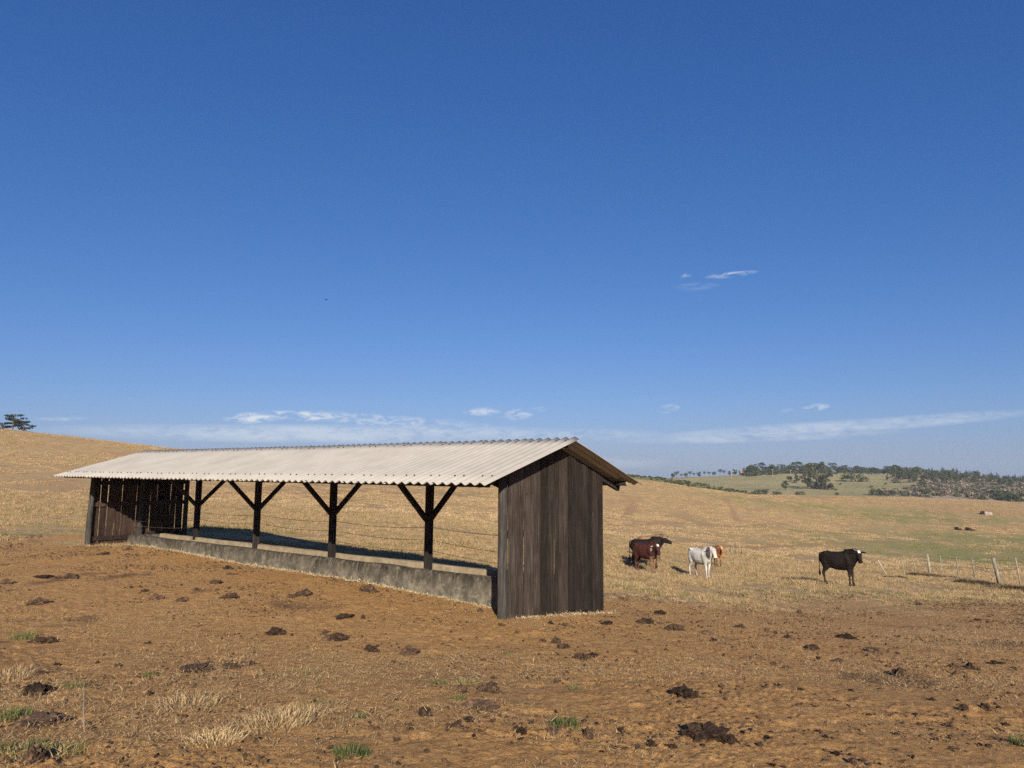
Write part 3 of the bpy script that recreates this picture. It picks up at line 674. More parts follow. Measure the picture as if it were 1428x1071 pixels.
# pasture grass, three bands
near_t = proto_coll('dry_grass_tuft', [tuft_mesh('tuft', 46, .15, .12, .007, STRAW, s, 1.2) for s in range(4)] + [tuft_mesh('tuft', 40, .14, .10, .007, STRAW + OLIVE * 2, 9, 1.2), tuft_mesh('tuft', 40, .14, .10, .007, STRAW[3:] + OLIVE, 10, 1.2)])
x, y = frustum_pts(62000, 12, 46, 21, 1.5)
r1 = np.random.default_rng(5); p = pasture(x, y); cl = fbm(x, y, 2.0, 4, .6); keep = (r1.random(len(x)) < p * (.62 + 1.1 * cl)) & ~in_shed(x, y, .1) & (p > .25)
x, y = x[keep], y[keep]; g = green_f(x, y)
u_, v_ = uvof(x, y)
wornsel = (g < r1.random(len(x)) * .8) & ~((u_ > .5) & (u_ < 2.6) & (v_ > -.3) & (v_ < 16))
scl = (.5 + .8 * r1.random(len(x))) * (.6 + .8 * np.clip(cl[keep] + .3, 0, 1)) * (.45 + .55 * sstep(.3, .95, p[keep]))
scatter('dry_pasture_grass', zpts(x[wornsel], y[wornsel]), near_t, scl[wornsel], 'straw coloured dry grass covering the near pasture')
ol_t = proto_coll('green_grass_tuft', [tuft_mesh('tuft', 50, .13, .08, .007, OLIVE + LUSH + STRAW[:2], s, .8) for s in (31, 32, 33)])
gs = (~wornsel) & ~((u_ > .5) & (u_ < 2.6) & (v_ > -.3) & (v_ < 16))
scatter('green_pasture_grass', zpts(x[gs], y[gs]), ol_t, scl[gs], 'olive green short grass patches in the pasture')
mid_t = proto_coll('far_grass_patch', [tuft_mesh('patch', 110, .6, .10, .022, STRAW[:5] + STRAW[:2], s, 2.2) for s in range(60, 65)])
x, y = frustum_pts(44000, 42, 150, 23, 1.6); keep = (np.random.default_rng(8).random(len(x)) < .55 + 2.2 * fbm(x, y, 5, 5, .65)) & (green_f(x, y) < .35)
gk = (np.random.default_rng(18).random(len(x)) < .5 + 1.5 * fbm(x, y, 4, 4, .6)) & (green_f(x, y) >= .35)
gmx, gmy = x[gk], y[gk]
x, y = x[keep], y[keep]
def offtrack(x, y): return np.min([seg_d(x, y, t_) for t_ in TRK + [tr_]], axis=0) + fbm(x, y, 2.2, 3) * .6 > .6
kt = offtrack(x, y); x, y = x[kt], y[kt]
scatter('dry_hill_grass', zpts(x, y), mid_t, .45 + .65 * np.random.default_rng(2).random(len(x)), 'tussocky dry grass on the rising hillside')

gm_t = proto_coll('far_green_patch', [tuft_mesh('patch', 90, .6, .06, .022, [(.22, .22, .08), (.28, .26, .11), (.36, .30, .15), (.18, .19, .06)], s, 2.2) for s in (66, 67, 68)])
scatter('green_meadow_grass', zpts(gmx, gmy), gm_t, .4 + .5 * np.random.default_rng(12).random(len(gmx)), 'short olive green grass on the damp slope at the right')
# loose straw on the yard
lit = proto_coll('straw_piece', [tuft_mesh('straw', 9, .09, .007, .0035, STRAW + STRAW[3:4], s, 7) for s in range(70, 76)])
x, y = frustum_pts(115000, 3.2, 22, 31, 1.25)
dn = sstep(-.42, .4, fbm(x, y, 1.6, 4)) + .6 * sstep(-2, -3.2, x) * sstep(8, 5, y)
keep = (np.random.default_rng(3).random(len(x)) < dn * .9) & (pasture(x, y) < .8) & ~in_shed(x, y, .05)
x, y = x[keep], y[keep]; scatter('straw_litter', zpts(x, y, .004), lit, .6 + .9 * np.random.default_rng(4).random(len(x)), 'loose bits of straw lying on the dirt yard', tilt=.2)
# spilled hay along the foot of trough and walls
r = np.random.default_rng(9); n = 1000; v = r.uniform(0, 14, n); u = .79 - .022 * v - np.abs(r.normal(0, .07, n))
pp = np.array([SO.x, SO.y])[None] + u[:, None] * np.array([U.x, U.y]) + v[:, None] * np.array([V.x, V.y])
n2 = 150; u2 = r.uniform(.05, WD + .3, n2); v2 = -.04 - np.abs(r.normal(0, .10, n2))
p2 = np.array([SO.x, SO.y])[None] + u2[:, None] * np.array([U.x, U.y]) + v2[:, None] * np.array([V.x, V.y])
pp = np.vstack([pp, p2]); pale = proto_coll('hay_piece', [tuft_mesh('hay', 8, .06, .02, .006, [(.62, .52, .34), (.55, .45, .28), (.66, .58, .42)], s, 3) for s in range(80, 84)])
scatter('spilled_hay', zpts(pp[:, 0], pp[:, 1], .004), pale, .5 + .8 * r.random(len(pp)), 'pale spilled hay along the foot of the trough and wall', tilt=.3)
# dirt clods and crumbs
def clod(seed, sub=1):
    import bmesh
    bm = bmesh.new(); bmesh.ops.create_icosphere(bm, subdivisions=sub, radius=1)
    for v_ in bm.verts: v_.co *= 1 + .45 * mnoise.noise(v_.co * 1.7 + Vector((seed * 3.1, 0, 0))); v_.co.z *= .6
    m = bpy.data.meshes.new('clod'); bm.to_mesh(m); bm.free(); m.materials.append(M_clod); return m
clods = proto_coll('dirt_crumb', [clod(s) for s in range(5)])
x, y = frustum_pts(120000, 3.2, 24, 41, 1.35); q = fbm(x, y, 1.1, 4, .6); keep = (np.random.default_rng(6).random(len(x)) < sstep(-.2, .45, q)) & (pasture(x, y) < .85) & ~in_shed(x, y, .05)
x, y = x[keep], y[keep]; s_ = .004 + .017 * np.random.default_rng(7).random(len(x)) ** 6; scatter('dirt_crumbs', zpts(x, y, .002), clods, s_ * (1 + y / 20), 'small crumbs of dirt scattered over the yard', tilt=.6)

# single grass tufts in the foreground
def fg_tuft(px, py, wpx, hgt, pal, nb, label, cat='grass tuft', blade=.0048, group=None, lean=.8, name='grass_tuft', seed=0):
    p = hit(px, py); m = tuft_mesh(name, nb, wpx / 2000 * p.y, hgt, blade, pal, int(px * 7 + py) + seed, lean)
    o = link(bpy.data.objects.new(name, m)); o.location = p
    if 'patch' in label: o.name = 'grass_patch'; tag(o, label, None, None, 'stuff')
    else: tag(o, label, cat, group)
    return o
S2 = STRAW[:5] + [(.62, .46, .23)] * 2
fg_tuft(385, 1010, 88, .075, S2, 480, 'biggest pale dry grass tuft at the lower left of the yard', lean=1.9)
fg_tuft(300, 1035, 60, .065, S2, 330, 'dry grass tuft left of and below the biggest pale tuft', lean=2.2)
fg_tuft(262, 985, 80, .08, STRAW, 260, 'thin brownish dry tuft above two paler tufts at lower left', lean=2.2)
fg_tuft(10, 945, 60, .09, STRAW, 260, 'dry grass tuft cut by the left edge beside a flat dung pat', lean=1.2)
fg_tuft(430, 1000, 55, .07, S2, 120, 'small straw tuft on the right side of the biggest pale tuft', lean=2.2)
fg_tuft(490, 1057, 45, .075, LUSH, 150, 'dark green grass tuft at the bottom edge')
fg_tuft(500, 1001, 22, .045, LUSH, 60, 'small dark green weed right of the biggest straw tuft')
fg_tuft(787, 1013, 40, .055, LUSH, 190, 'bright green grass tuft near the bottom centre')
fg_tuft(32, 890, 34, .09, LUSH + OLIVE, 160, 'green tuft beside a dark dung mound at the left')
fg_tuft(15, 1003, 40, .08, LUSH + OLIVE, 190, 'green tuft at the left edge beside the dark dung mound')
fg_tuft(100, 960, 30, .05, OLIVE, 110, 'small olive tuft right of the flat dung pat at the left')
fg_tuft(20, 1055, 95, .045, LUSH + OLIVE + STRAW[:2], 420, 'spreading green grass patch in the lower left corner')
fg_tuft(85, 1050, 60, .035, OLIVE + LUSH[:2] + STRAW[:2], 200, 'olive green grass patch right of the round dung ball', lean=1.2)
fg_tuft(1422, 1040, 22, .07, LUSH, 130, 'green tuft cut by the right edge low down')
fg_tuft(612, 955, 22, .045, LUSH, 70, 'left one of the small green tufts above the biggest dung mound')
fg_tuft(650, 955, 34, .04, LUSH + OLIVE, 80, 'wider green tuft just above the biggest dung mound')
fg_tuft(640, 975, 20, .04, LUSH, 60, 'tiny green tuft touching the left of the biggest dung mound')
fg_tuft(801, 963, 18, .04, OLIVE, 50, 'faint olive tuft above the bright green central tuft')
fg_tuft(210, 943, 26, .045, LUSH + OLIVE, 80, 'green sprig between the flat dung pats at lower left')
fg_tuft(707, 913, 18, .04, LUSH, 40, 'faint green sprig in the bare dirt below the shed wall')
fg_tuft(400, 945, 110, .028, OLIVE + STRAW[:1], 240, 'low olive grass patch above the biggest straw tuft', lean=1.4)
fg_tuft(440, 985, 70, .03, OLIVE, 120, 'low olive grass patch right of the biggest straw tuft', lean=1.4)
p = hit(118, 1022); st = MB().tube([p + Vector((0, 0, -.02)), p + Vector((-.02, 0, .14)), p + Vector((-.035, .01, .30))], [.004, .003, .002], 5).build('dry_stalk', M_stick); tag(st, 'single tall dry stalk standing in the lower left yard', 'stalk')

# dung pats and mounds
def dung(px, py, wpx, hpx, label, seed, group=None, rough=.35, name='dung_pat'):
    import bmesh
    p = hit(px, py + hpx * .3); w = wpx / 1000 * p.y / 2 * .82; h = hpx / 1000 * p.y
    bm = bmesh.new(); bmesh.ops.create_icosphere(bm, subdivisions=4 if wpx > 25 else 3, radius=1)
    for v_ in bm.verts:
        q = v_.co.copy(); d = 1 + rough * mnoise.noise(q * 1.6 + Vector((seed * 5.3, 1, 2))) * 1.2 + rough * .9 * mnoise.noise(q * 4.1 + Vector((seed, 9, 2))) + rough * .6 * mnoise.noise(q * 9 + Vector((seed, 9, 2))) + rough * .3 * mnoise.noise(q * 19 + Vector((seed, 9, 2)))
        v_.co = q * d; v_.co.x *= w * .92; v_.co.y *= w * 1.1; v_.co.z *= h * (.62 if q.z > 0 else .3)
    m = bpy.data.meshes.new(name); bm.to_mesh(m); bm.free(); m.materials.append(M_dung)
    o = link(bpy.data.objects.new(name, m)); o.location = p; o.rotation_euler = (0, 0, seed * 1.7 % 6.28); return tag(o, label, 'dung', group)
D = [(670,984,44,15,'biggest rounded dung mound, below the centre of the yard'),(592,993,24,13,'knobbly dark dung lump left of the biggest mound'),
 (625,1013,9,8,'tiny dung ball, left of the pair below the biggest mound'),(639,1010,12,12,'dark round dung ball just below the biggest mound'),(654,1003,16,10,'brown dung ball right of the dark round ball'),
 (682,962,34,9,'flat brown dung pat directly above the biggest mound'),(643,960,16,8,'small brown dung pat between green tufts above the biggest mound'),
 (272,933,44,12,'flat oval dark dung pat in the left middle yard'),(344,925,22,9,'small broken pat right of the flat oval one'),(320,929,26,7,'low brown pat between the oval pat and the broken one'),
 (52,962,42,17,'dark peaked dung mound near the left edge'),(52,1006,70,12,'broad crumbly dung mound beside the green tuft at the left edge'),(47,1055,34,22,'round dark dung ball in the lower left corner'),(60,893,34,10,'dark dung mound right of the left green tuft'),
 (385,881,30,11,'pointed dung mound in the yard below the middle of the trough'),(454,881,10,8,'small dark lump right of the pointed mound'),(472,889,28,9,'brown spread pat right of the pointed mound'),(457,891,16,8,'brown lump left end of the spread pat'),
 (518,905,22,10,'small dark mound in the middle of the yard'),(570,908,28,13,'crumbly mound right of the small dark one'),
 (425,828,22,8,'dark pat in front of the trough, right one of a touching pair'),(408,831,18,6,'dark pat in front of the trough, left one of a touching pair'),(512,822,26,9,'heap touching the straw at the trough foot'),(478,860,34,6,'low wide pat below the heap at the trough foot'),
 (318,792,12,7,'small dark lump near the far end of the trough'),(322,800,16,4,'thin flat pat beneath the small dark lump'),(302,812,18,5,'flat pat left of centre near the trough'),(321,831,26,7,'spread of dark crumbs in the left yard'),
 (218,833,18,9,'small mound in the left yard'),(255,836,20,8,'crumbly pat right of the small mound in the left yard'),(98,804,20,8,'dark mound left of the far shed wall'),(62,804,26,4,'flat streak of dung at the far left'),
 (52,840,26,9,'dark mound low at the left side of the yard'),(145,772,16,5,'small pat near the far corner post'),(178,766,14,5,'small pat at the far end of the trough'),(10,812,18,7,'dark mound cut by the left edge'),
 (956,967,44,16,'black broken dung mound in the right centre'),(985,1023,58,22,'largest black jagged mound near the bottom right centre'),(1018,1034,26,12,'crumbling right end of the largest black jagged mound'),
 (1253,939,18,14,'small black lump standing in the right yard'),(1182,888,26,7,'smooth low dark mound in the right yard'),(1131,904,24,9,'dark crumbly patch left of and below the smooth mound'),(1222,908,24,8,'dark crumbly pat right of the smooth mound'),
 (1170,921,12,6,'small lump under the smooth mound'),(1331,928,12,10,'left dark lump of a pair at the right'),(1352,931,14,9,'right dark lump of a pair at the right'),(1390,924,22,5,'thin dark streak near the right edge'),
 (921,854,17,8,'black lump right of the shed wall'),(901,866,24,9,'brown mound below the black lump by the wall'),(942,876,30,9,'dark pointed pat right of the shed'),(986,882,18,6,'small flat pat right of the pointed pat'),(1032,873,14,6,'black flake right of the shed pats'),
 (846,869,18,5,'thin dark pat right at the wall corner'),(868,835,18,6,'reddish pat on the dirt near green grass'),(979,847,11,4,'thin pat behind the yard pats'),(776,893,14,12,'dark upright clod below the shed wall'),(786,901,22,7,'crumbled tail of the upright clod'),(812,917,20,8,'dark crumb heap below the wall, left one'),(826,914,16,7,'dark crumb heap below the wall, right one'),
 (727,1021,16,12,'small dark lump left of the bright green tuft'),(770,1020,20,12,'brown lump touching the bright green tuft'),(821,1024,16,18,'dark upright lump right of the bright green tuft'),(866,1018,13,8,'small dark lump right of the upright lump'),
 (889,1043,10,8,'tiny dark lump at the bottom centre, left of three'),(908,1039,15,9,'tiny dark lump at the bottom centre, middle of three'),(937,1042,12,8,'tiny dark lump at the bottom centre, right of three'),
 (1190,1063,16,10,'dark lump at the bottom edge right of centre'),(1343,987,14,8,'small dark lump in the lower right'),(1374,987,14,8,'small lump nearer the right edge than the dark one'),(1412,1035,14,9,'dark lump beside the green tuft at the right edge'),(1281,842,10,6,'lump behind the right yard'),(1135,809,16,6,'dark clump in dry grass left of the black cow')]
for i_, (px, py, w, h, lb) in enumerate(D): dung(px, py, w, h, lb, i_ + 1, 'dried dung scattered over the yard', .55 if h < 10 else .42)
rd = random.Random(77)
for i_ in range(70):
    px = rd.uniform(0, 1428); py = rd.uniform(800, 1068) if px < 700 else rd.uniform(845, 1068)
    if 180 < px < 850 and py < 745 + (px - 150) * .17 + 12: continue
    dung(px, py, rd.uniform(5, 12), rd.uniform(3, 6), 'small dark clod lying alone on the bare dirt', 100 + i_, 'small dark clods on the yard', .6, 'dirt_clod')

# crumbled dung and dark dirt round the pats and in loose clusters
r = np.random.default_rng(61); cxs, cys, css = [], [], []
cl_ = [hit(px, py) for (px, py, *_q) in D if py > 780][::2]
for i_ in range(45):
    t_ = r.random(); yy = 3.6 + 14 * t_ ** .8; xx = r.uniform(-.78, .78) * (yy + 1)
    if pasture(np.array([xx]), np.array([yy]))[0] < .6 and not in_shed(np.array([xx]), np.array([yy]), .3)[0]: cl_.append(Vector((xx, yy, 0)))
for q in cl_:
    n = int(r.integers(10, 45)); sp_ = r.uniform(.08, .25); cxs.append(q.x + r.normal(0, sp_ * 1.3, n)); cys.append(q.y + r.normal(0, sp_, n)); css.append((.004 + .014 * r.random(n) ** 3) * (1 + q.y / 22))
cxs = np.concatenate(cxs); cys = np.concatenate(cys); css = np.concatenate(css)
dk = []
for s_i in range(4):
    m_ = clod(s_i + 20, 1); m_.materials.clear(); m_.materials.append(M_dung if s_i % 2 else M_clod); dk.append(m_)
scatter('dung_crumbs', zpts(cxs, cys, .003), proto_coll('dung_crumb', dk), css, 'dark crumbs of dried dung trodden into the yard', tilt=.6)
# ------------------------------------------------------------------ cattle
import bmesh
def cattle(px, py, heading, scale, head_yaw, coat, label, head_pitch=-.75, neck_up=.0, horns=.16, legs=(0, 0, 0, 0), hump=0., group='cattle standing in the pasture', ear_col=None, neck_yaw=None):
    p = hit(px, py); root = empty('cow', p, label, 'cow', group); root.rotation_euler = (0, 0, heading); root.scale = (scale,) * 3
    mb = MB()
    T = [(-.74,.98,.05,.06),(-.71,.97,.15,.17),(-.62,.95,.22,.25),(-.48,.92,.255,.285),(-.28,.88,.28,.32),(-.05,.85,.305,.35),(.15,.855,.30,.36),(.32,.885,.265,.365),(.45,.91,.23,.34),(.57,.93,.18,.27),(.66,.95,.09,.15)]
    T = [(a * .88, z + .012, w * .92, h * .94) for a, z, w, h in T]
    mb.tube([(a, 0, z) for a, z, _, _ in T], [(w, h) for _, _, w, h in T], 16)
    if hump: mb.tube([(.2, 0, 1.16), (.30, 0, 1.20 + hump), (.42, 0, 1.14)], [(.05, .06), (.07, .09), (.05, .06)], 10)
    # hip bones and rump
    for s in (-1, 1):
        mb.tube([(-.54, s * .12, 1.10), (-.42, s * .17, 1.15), (-.33, s * .13, 1.09)], [(.05, .05), (.055, .055), (.04, .04)], 8)
        mb.tube([(.30, s * .12, 1.16), (.33, s * .19, .98), (.40, s * .19, .78)], [(.05, .07), (.055, .08), (.05, .07)], 8)
    # legs
    for n_, s in enumerate((-1, 1)):
        d = legs[n_]; y0 = s * .13
        mb.tube([(q[0] * .88, q[1] * .93, q[2]) for q in [(.40, s * .15, 1.0), (.42, s * .155, .78), (.43 + d * .3, y0, .60), (.44 + d * .55, y0, .47), (.44 + d * .7, y0, .40), (.43 + d * .85, y0, .30), (.43 + d, y0, .12), (.45 + d, y0, .07), (.47 + d, y0, .0)]],
                [(.08, .11), (.085, .13), (.06, .085), (.045, .055), (.046, .052), (.030, .034), (.033, .04), (.042, .052), (.048, .062)], 10, up=(1, 0, 0))
        d = legs[2 + n_]
        mb.tube([(q[0] * .88, q[1] * .93, q[2]) for q in [(-.50, s * .14, 1.0), (-.48, s * .165, .82), (-.46 + d * .2, s * .16, .68), (-.52 + d * .4, y0, .56), (-.60 + d * .6, y0, .46), (-.62 + d * .7, y0, .40), (-.59 + d * .85, y0, .28), (-.57 + d, y0, .12), (-.545 + d, y0, .07), (-.52 + d, y0, 0.0)]],
                [(.11, .17), (.105, .18), (.085, .145), (.055, .085), (.042, .058), (.042, .058), (.030, .036), (.034, .042), (.042, .052), (.048, .062)], 10, up=(1, 0, 0))
    ny = head_yaw * .5 if neck_yaw is None else neck_yaw
    def rotz(q, a, o): q = Vector(q) - Vector(o); return Vector((q.x * math.cos(a) - q.y * math.sin(a), q.x * math.sin(a) + q.y * math.cos(a), q.z)) + Vector(o)
    nb = (.41, 0, 1.04)
    poll = rotz((.71, 0, 1.235 + neck_up), ny, nb); mid = rotz((.58, 0, 1.13 + neck_up * .5), ny * .6, nb)
    mb.tube([(.32, 0, 1.0), (.46, 0, 1.05), mid, poll], [(.20, .31), (.18, .29), (.145, .235), (.10, .145)], 12)
    hd = Vector((math.cos(head_pitch) * math.cos(head_yaw), math.cos(head_pitch) * math.sin(head_yaw), math.sin(head_pitch)))
    side = Vector((-math.sin(head_yaw), math.cos(head_yaw), 0)); hup = side.cross(hd) * -1
    if hup.z < 0: hup = -hup
    hl = [(-.06, .055, .055), (-.02, .092, .088), (.06, .112, .11), (.14, .102, .105), (.22, .080, .088), (.30, .070, .074), (.36, .080, .072), (.40, .074, .06), (.42, .05, .04)]
    mb.tube([poll + hd * a for a, _, _ in hl], [(w, h) for _, w, h in hl], 12, up=tuple(hup))
    for s in (-1, 1):
        e0 = poll + side * s * .07 + hd * .0 - hup * .01; ed = (side * s * 1.0 - Vector((0, 0, .22)) - hd * .05).normalized()
        mb.tube([e0, e0 + ed * .06, e0 + ed * .13, e0 + ed * .21, e0 + ed * .25], [(.022, .02), (.03, .045), (.026, .062), (.018, .042), (.008, .012)], 8, up=tuple(hup))
    m0 = mb.mesh('cow_raw'); tmp = link(bpy.data.objects.new('cow_raw', m0)); rm = tmp.modifiers.new('r', 'REMESH'); rm.mode = 'VOXEL'; rm.voxel_size = .017; rm.use_smooth_shade = True
    sm_ = tmp.modifiers.new('s', 'SMOOTH'); sm_.factor = .5; sm_.iterations = 4
    dg = bpy.context.evaluated_depsgraph_get(); m1 = bpy.data.meshes.new_from_object(tmp.evaluated_get(dg)); bpy.data.objects.remove(tmp)
    m1.name = 'body'; body = link(bpy.data.objects.new('body', m1)); body.parent = root
    co = np.empty(len(m1.vertices) * 3); m1.vertices.foreach_get('co', co); co = co.reshape(-1, 3)
    hc = (co - np.array(poll)) @ np.array(hd); hs_ = (co - np.array(poll)) @ np.array(side); hu = (co - np.array(poll)) @ np.array(hup)
    near_head = np.linalg.norm(co - np.array(poll + hd * .18), axis=1) < .36
    cc = coat(co, hc, hs_, hu, near_head)
    cc = cc * (1 + .7 * fbm(co[:, 0] * 1 + co[:, 1], co[:, 2], .22, 4)[:, None])
    cc = cc + (np.array([.10, .07, .045])[None] - cc) * (.45 * sstep(.5, .1, co[:, 2]) * (.6 + fbm(co[:, 0], co[:, 2], .1, 3)))[:, None]
    cc[co[:, 2] < .055] = (.03, .025, .02)
    a_ = m1.attributes.new('tint', 'FLOAT_COLOR', 'POINT'); a_.data.foreach_set('color', np.hstack([np.clip(cc, 0, 1), np.ones((len(cc), 1))]).astype(np.float32).ravel())
    m1.materials.clear(); m1.materials.append(M_coat); m1.polygons.foreach_set('use_smooth', [True] * len(m1.polygons))
    for s in (-1, 1):
        q = poll + side * s * .088 + hd * .105 + hup * .035
        MB().tube([q - side * s * .012, q, q + side * s * .010], [.010, .017, .007], 8).build('eye', M_eye, root, True)
        if horns:
            h0 = poll + side * s * .055 + hup * .05 - hd * .03; o1 = side * s
            MB().tube([h0, h0 + o1 * horns * .5 + Vector((0, 0, .02)), h0 + o1 * horns * .75 + Vector((0, 0, horns * .45)), h0 + o1 * horns * .8 + Vector((0, 0, horns * .95))], [.024, .02, .014, .004], 8).build('horn', M_horn, root, True)
    tcol = coat(np.array([[-.75, 0, .9]]), np.array([-9.]), np.array([0.]), np.array([0.]), np.array([False]))[0]
    tm = MB(); tm.tube([(-.60, 0, 1.12), (-.66, 0, 1.09), (-.685, .01, .93), (-.69, .015, .72), (-.685, .0, .52), (-.68, 0, .44), (-.68, 0, .36), (-.685, 0, .27)], [.028, .024, .016, .013, .014, .035, .038, .008], 8)
    to = tm.build('tail', M_coat, root, True); a_ = to.data.attributes.new('tint', 'FLOAT_COLOR', 'POINT'); a_.data.foreach_set('color', np.array([(*(tcol * (.9 if v_.co.z > .5 else .35)), 1) for v_ in to.data.vertices], np.float32).ravel())
    return root
M_coat = attr_mat('cattle_coat', 'tint', .7, 0, 0); M_coat.node_tree.nodes['Principled BSDF'].inputs['Specular IOR Level'].default_value = .1
M_eye, nt, b = new_mat('cow_eye'); b.inputs['Base Color'].default_value = (.008, .006, .005, 1); b.inputs['Roughness'].default_value = .15
M_horn, nt, b = new_mat('horn'); b.inputs['Base Color'].default_value = (.16, .13, .10, 1); b.inputs['Roughness'].default_value = .5
def flat(c): return lambda co, hc, hs_, hu, nh: np.tile(np.array(c, float), (len(co), 1))
def lerpc(c, m, k_): return c * (1 - m[:, None]) + np.array(k_)[None] * m[:, None]
def coat_black(co, hc, hs_, hu, nh):
    c = np.tile((.010, .007, .006), (len(co), 1)).astype(float)
    c = lerpc(c, .6 * sstep(.75, .6, co[:, 2]) , (.020, .012, .009))
    return lerpc(c, (nh & (hc > -.02) & (hc < .075) & (np.abs(hs_) < .042) & (hu > .03)).astype(float), (.75, .72, .66))
def coat_brown(co, hc, hs_, hu, nh):
    c = np.tile((.046, .016, .011), (len(co), 1)).astype(float)
    c = lerpc(c, sstep(1.12, 1.2, co[:, 2]) * .5, (.06, .02, .013)); c = lerpc(c, sstep(-.45, -.6, co[:, 0]) * .7, (.03, .014, .01))
    c = lerpc(c, ((co[:, 0] > .3) & (co[:, 2] < .7)).astype(float) * .8, (.20, .11, .065)); c = lerpc(c, nh * .75, (.045, .02, .014))
    c = lerpc(c, (nh & (hc > -.03) & (hc < .08) & (np.abs(hs_) < .045) & (hu > .02)).astype(float), (.65, .55, .48))
    return lerpc(c, (nh & (np.abs(hs_) > .20) & (hc < .12)).astype(float) * .8, (.40, .30, .26))
def coat_white(co, hc, hs_, hu, nh):
    c = np.tile((.42, .40, .36), (len(co), 1)).astype(float)
    n = fbm(co[:, 0], co[:, 2] + co[:, 1], .35, 3)
    c = lerpc(c, sstep(-.52, -.66, co[:, 0] + n * .15) * .85, (.12, .11, .11))
    c = lerpc(c, (~nh) * sstep(.36, .46, co[:, 0] + n * .2) * sstep(.72, .82, co[:, 2]) * sstep(.06, -.03, co[:, 1] * -1) * .9, (.10, .09, .09))
    c = lerpc(c, (~nh) * sstep(.55, .62, co[:, 0]) * sstep(1.2, 1.15, co[:, 2]) * sstep(.8, .9, co[:, 2]) * .75, (.12, .11, .11))
    c = lerpc(c, (nh & (np.abs(hs_) > .12)).astype(float), (.07, .06, .055)); c = lerpc(c, (nh & (hc > .40)).astype(float), (.08, .06, .055))
    return c
def coat_orange(co, hc, hs_, hu, nh):
    c = np.tile((.25, .10, .035), (len(co), 1)).astype(float); c = lerpc(c, sstep(.45, .35, co[:, 2]) * .9, (.05, .03, .02))
    return lerpc(c, (nh & (hc < .2) & (np.abs(hs_) < .05) & (hu > .02)).astype(float) * .8, (.6, .45, .3))
def coat_tan(co, hc, hs_, hu, nh): return lerpc(flat((.19, .12, .065))(co, hc, hs_, hu, nh), sstep(.5, .35, co[:, 2]) * .8, (.08, .05, .03))
R_ = math.radians
cattle(1171, 816, R_(-42), 0.965, R_(-50), coat_black, 'black young bull with white forehead spot standing alone near the fence', head_pitch=-1.15, neck_up=.0, horns=.17, legs=(.02, .06, .05, -.06), neck_yaw=R_(-8))
cattle(901, 798, R_(-52), .875, R_(-32), coat_brown, 'reddish brown cow standing in front of the black one', head_pitch=-1.0, neck_up=-.08, horns=0, legs=(.05, -.03, .08, -.04), neck_yaw=R_(-12))
cattle(901, 792, R_(-15), .93, R_(5), coat_black, 'black cow mostly hidden behind the reddish brown cow, head in profile', neck_up=-.03, horns=0, head_pitch=-.4, legs=(0, .04, -.03, .05))
cattle(908, 783, R_(-22), .88, R_(-50), coat_tan, 'tan cow behind the black and the reddish brown cow', neck_up=.0, horns=.1, legs=(0, .03, .02, 0))
cattle(978, 806, R_(-64), .91, R_(-14), coat_white, 'white cow with dark ears and grey rump walking in the dry grass', head_pitch=-1.0, neck_up=-.02, horns=0, legs=(.10, -.08, -.06, .10), neck_yaw=R_(8))
cattle(999, 790, R_(-82), .72, R_(0), coat_orange, 'orange brown calf half hidden behind the white cow', neck_up=-.02, horns=.0, legs=(0, 0, 0, 0), neck_yaw=R_(5))

# ------------------------------------------------------------------ fences at the right
fence = empty('pasture_fence', hit(1330, 810), 'leaning wire fence of grey sticks beside the eroded bank at the right', 'fence')
fence_inv = Matrix.Translation(fence.location).inverted()
tops = []
for (bx, by, tx, ty, r) in [(1237,801,1224,781,.045),(1262,801,1257,778,.02),(1278,800,1272,775,.028),(1297,800,1293,773,.062),(1314,803,1311,775,.018),(1337,806,1333,776,.028),(1360,810,1355,777,.03),(1395,817,1385,778,.075),(1424,819,1416,778,.025),(1460,826,1452,784,.07)]:
    p = hit(bx, by); q = at(tx, ty, p.y + .05)
    a = p - fence.location; b2 = q - fence.location; a.z -= .15; r = max(r, .022)
    o = MB().tube([a, a.lerp(b2, .5) + Vector((.01, 0, 0)), b2], [r * 1.05, r, r * .9], 8).build('fence_post' if r > .04 else 'stick', M_stick, fence, True)
    tops.append((a + Vector((0, 0, .15)), b2))
for t in (.93, .68, .42):
    wire([a.lerp(b2, t) for a, b2 in tops[1:]], fence, .0045, 'wire', None, 8)
f2 = empty('distant_fence', hit(1026, 772), 'short run of thin far posts in the pasture behind the cattle', 'fence')
for (bx, by, h) in ((1018, 773, .55), (1025, 775, .75), (1034, 776, .4)):
    p = hit(bx, by) - f2.location; MB().tube([p - Vector((0, 0, .1)), p + Vector((.03, 0, h))], [.018, .015], 6).build('fence_post', M_post, f2)
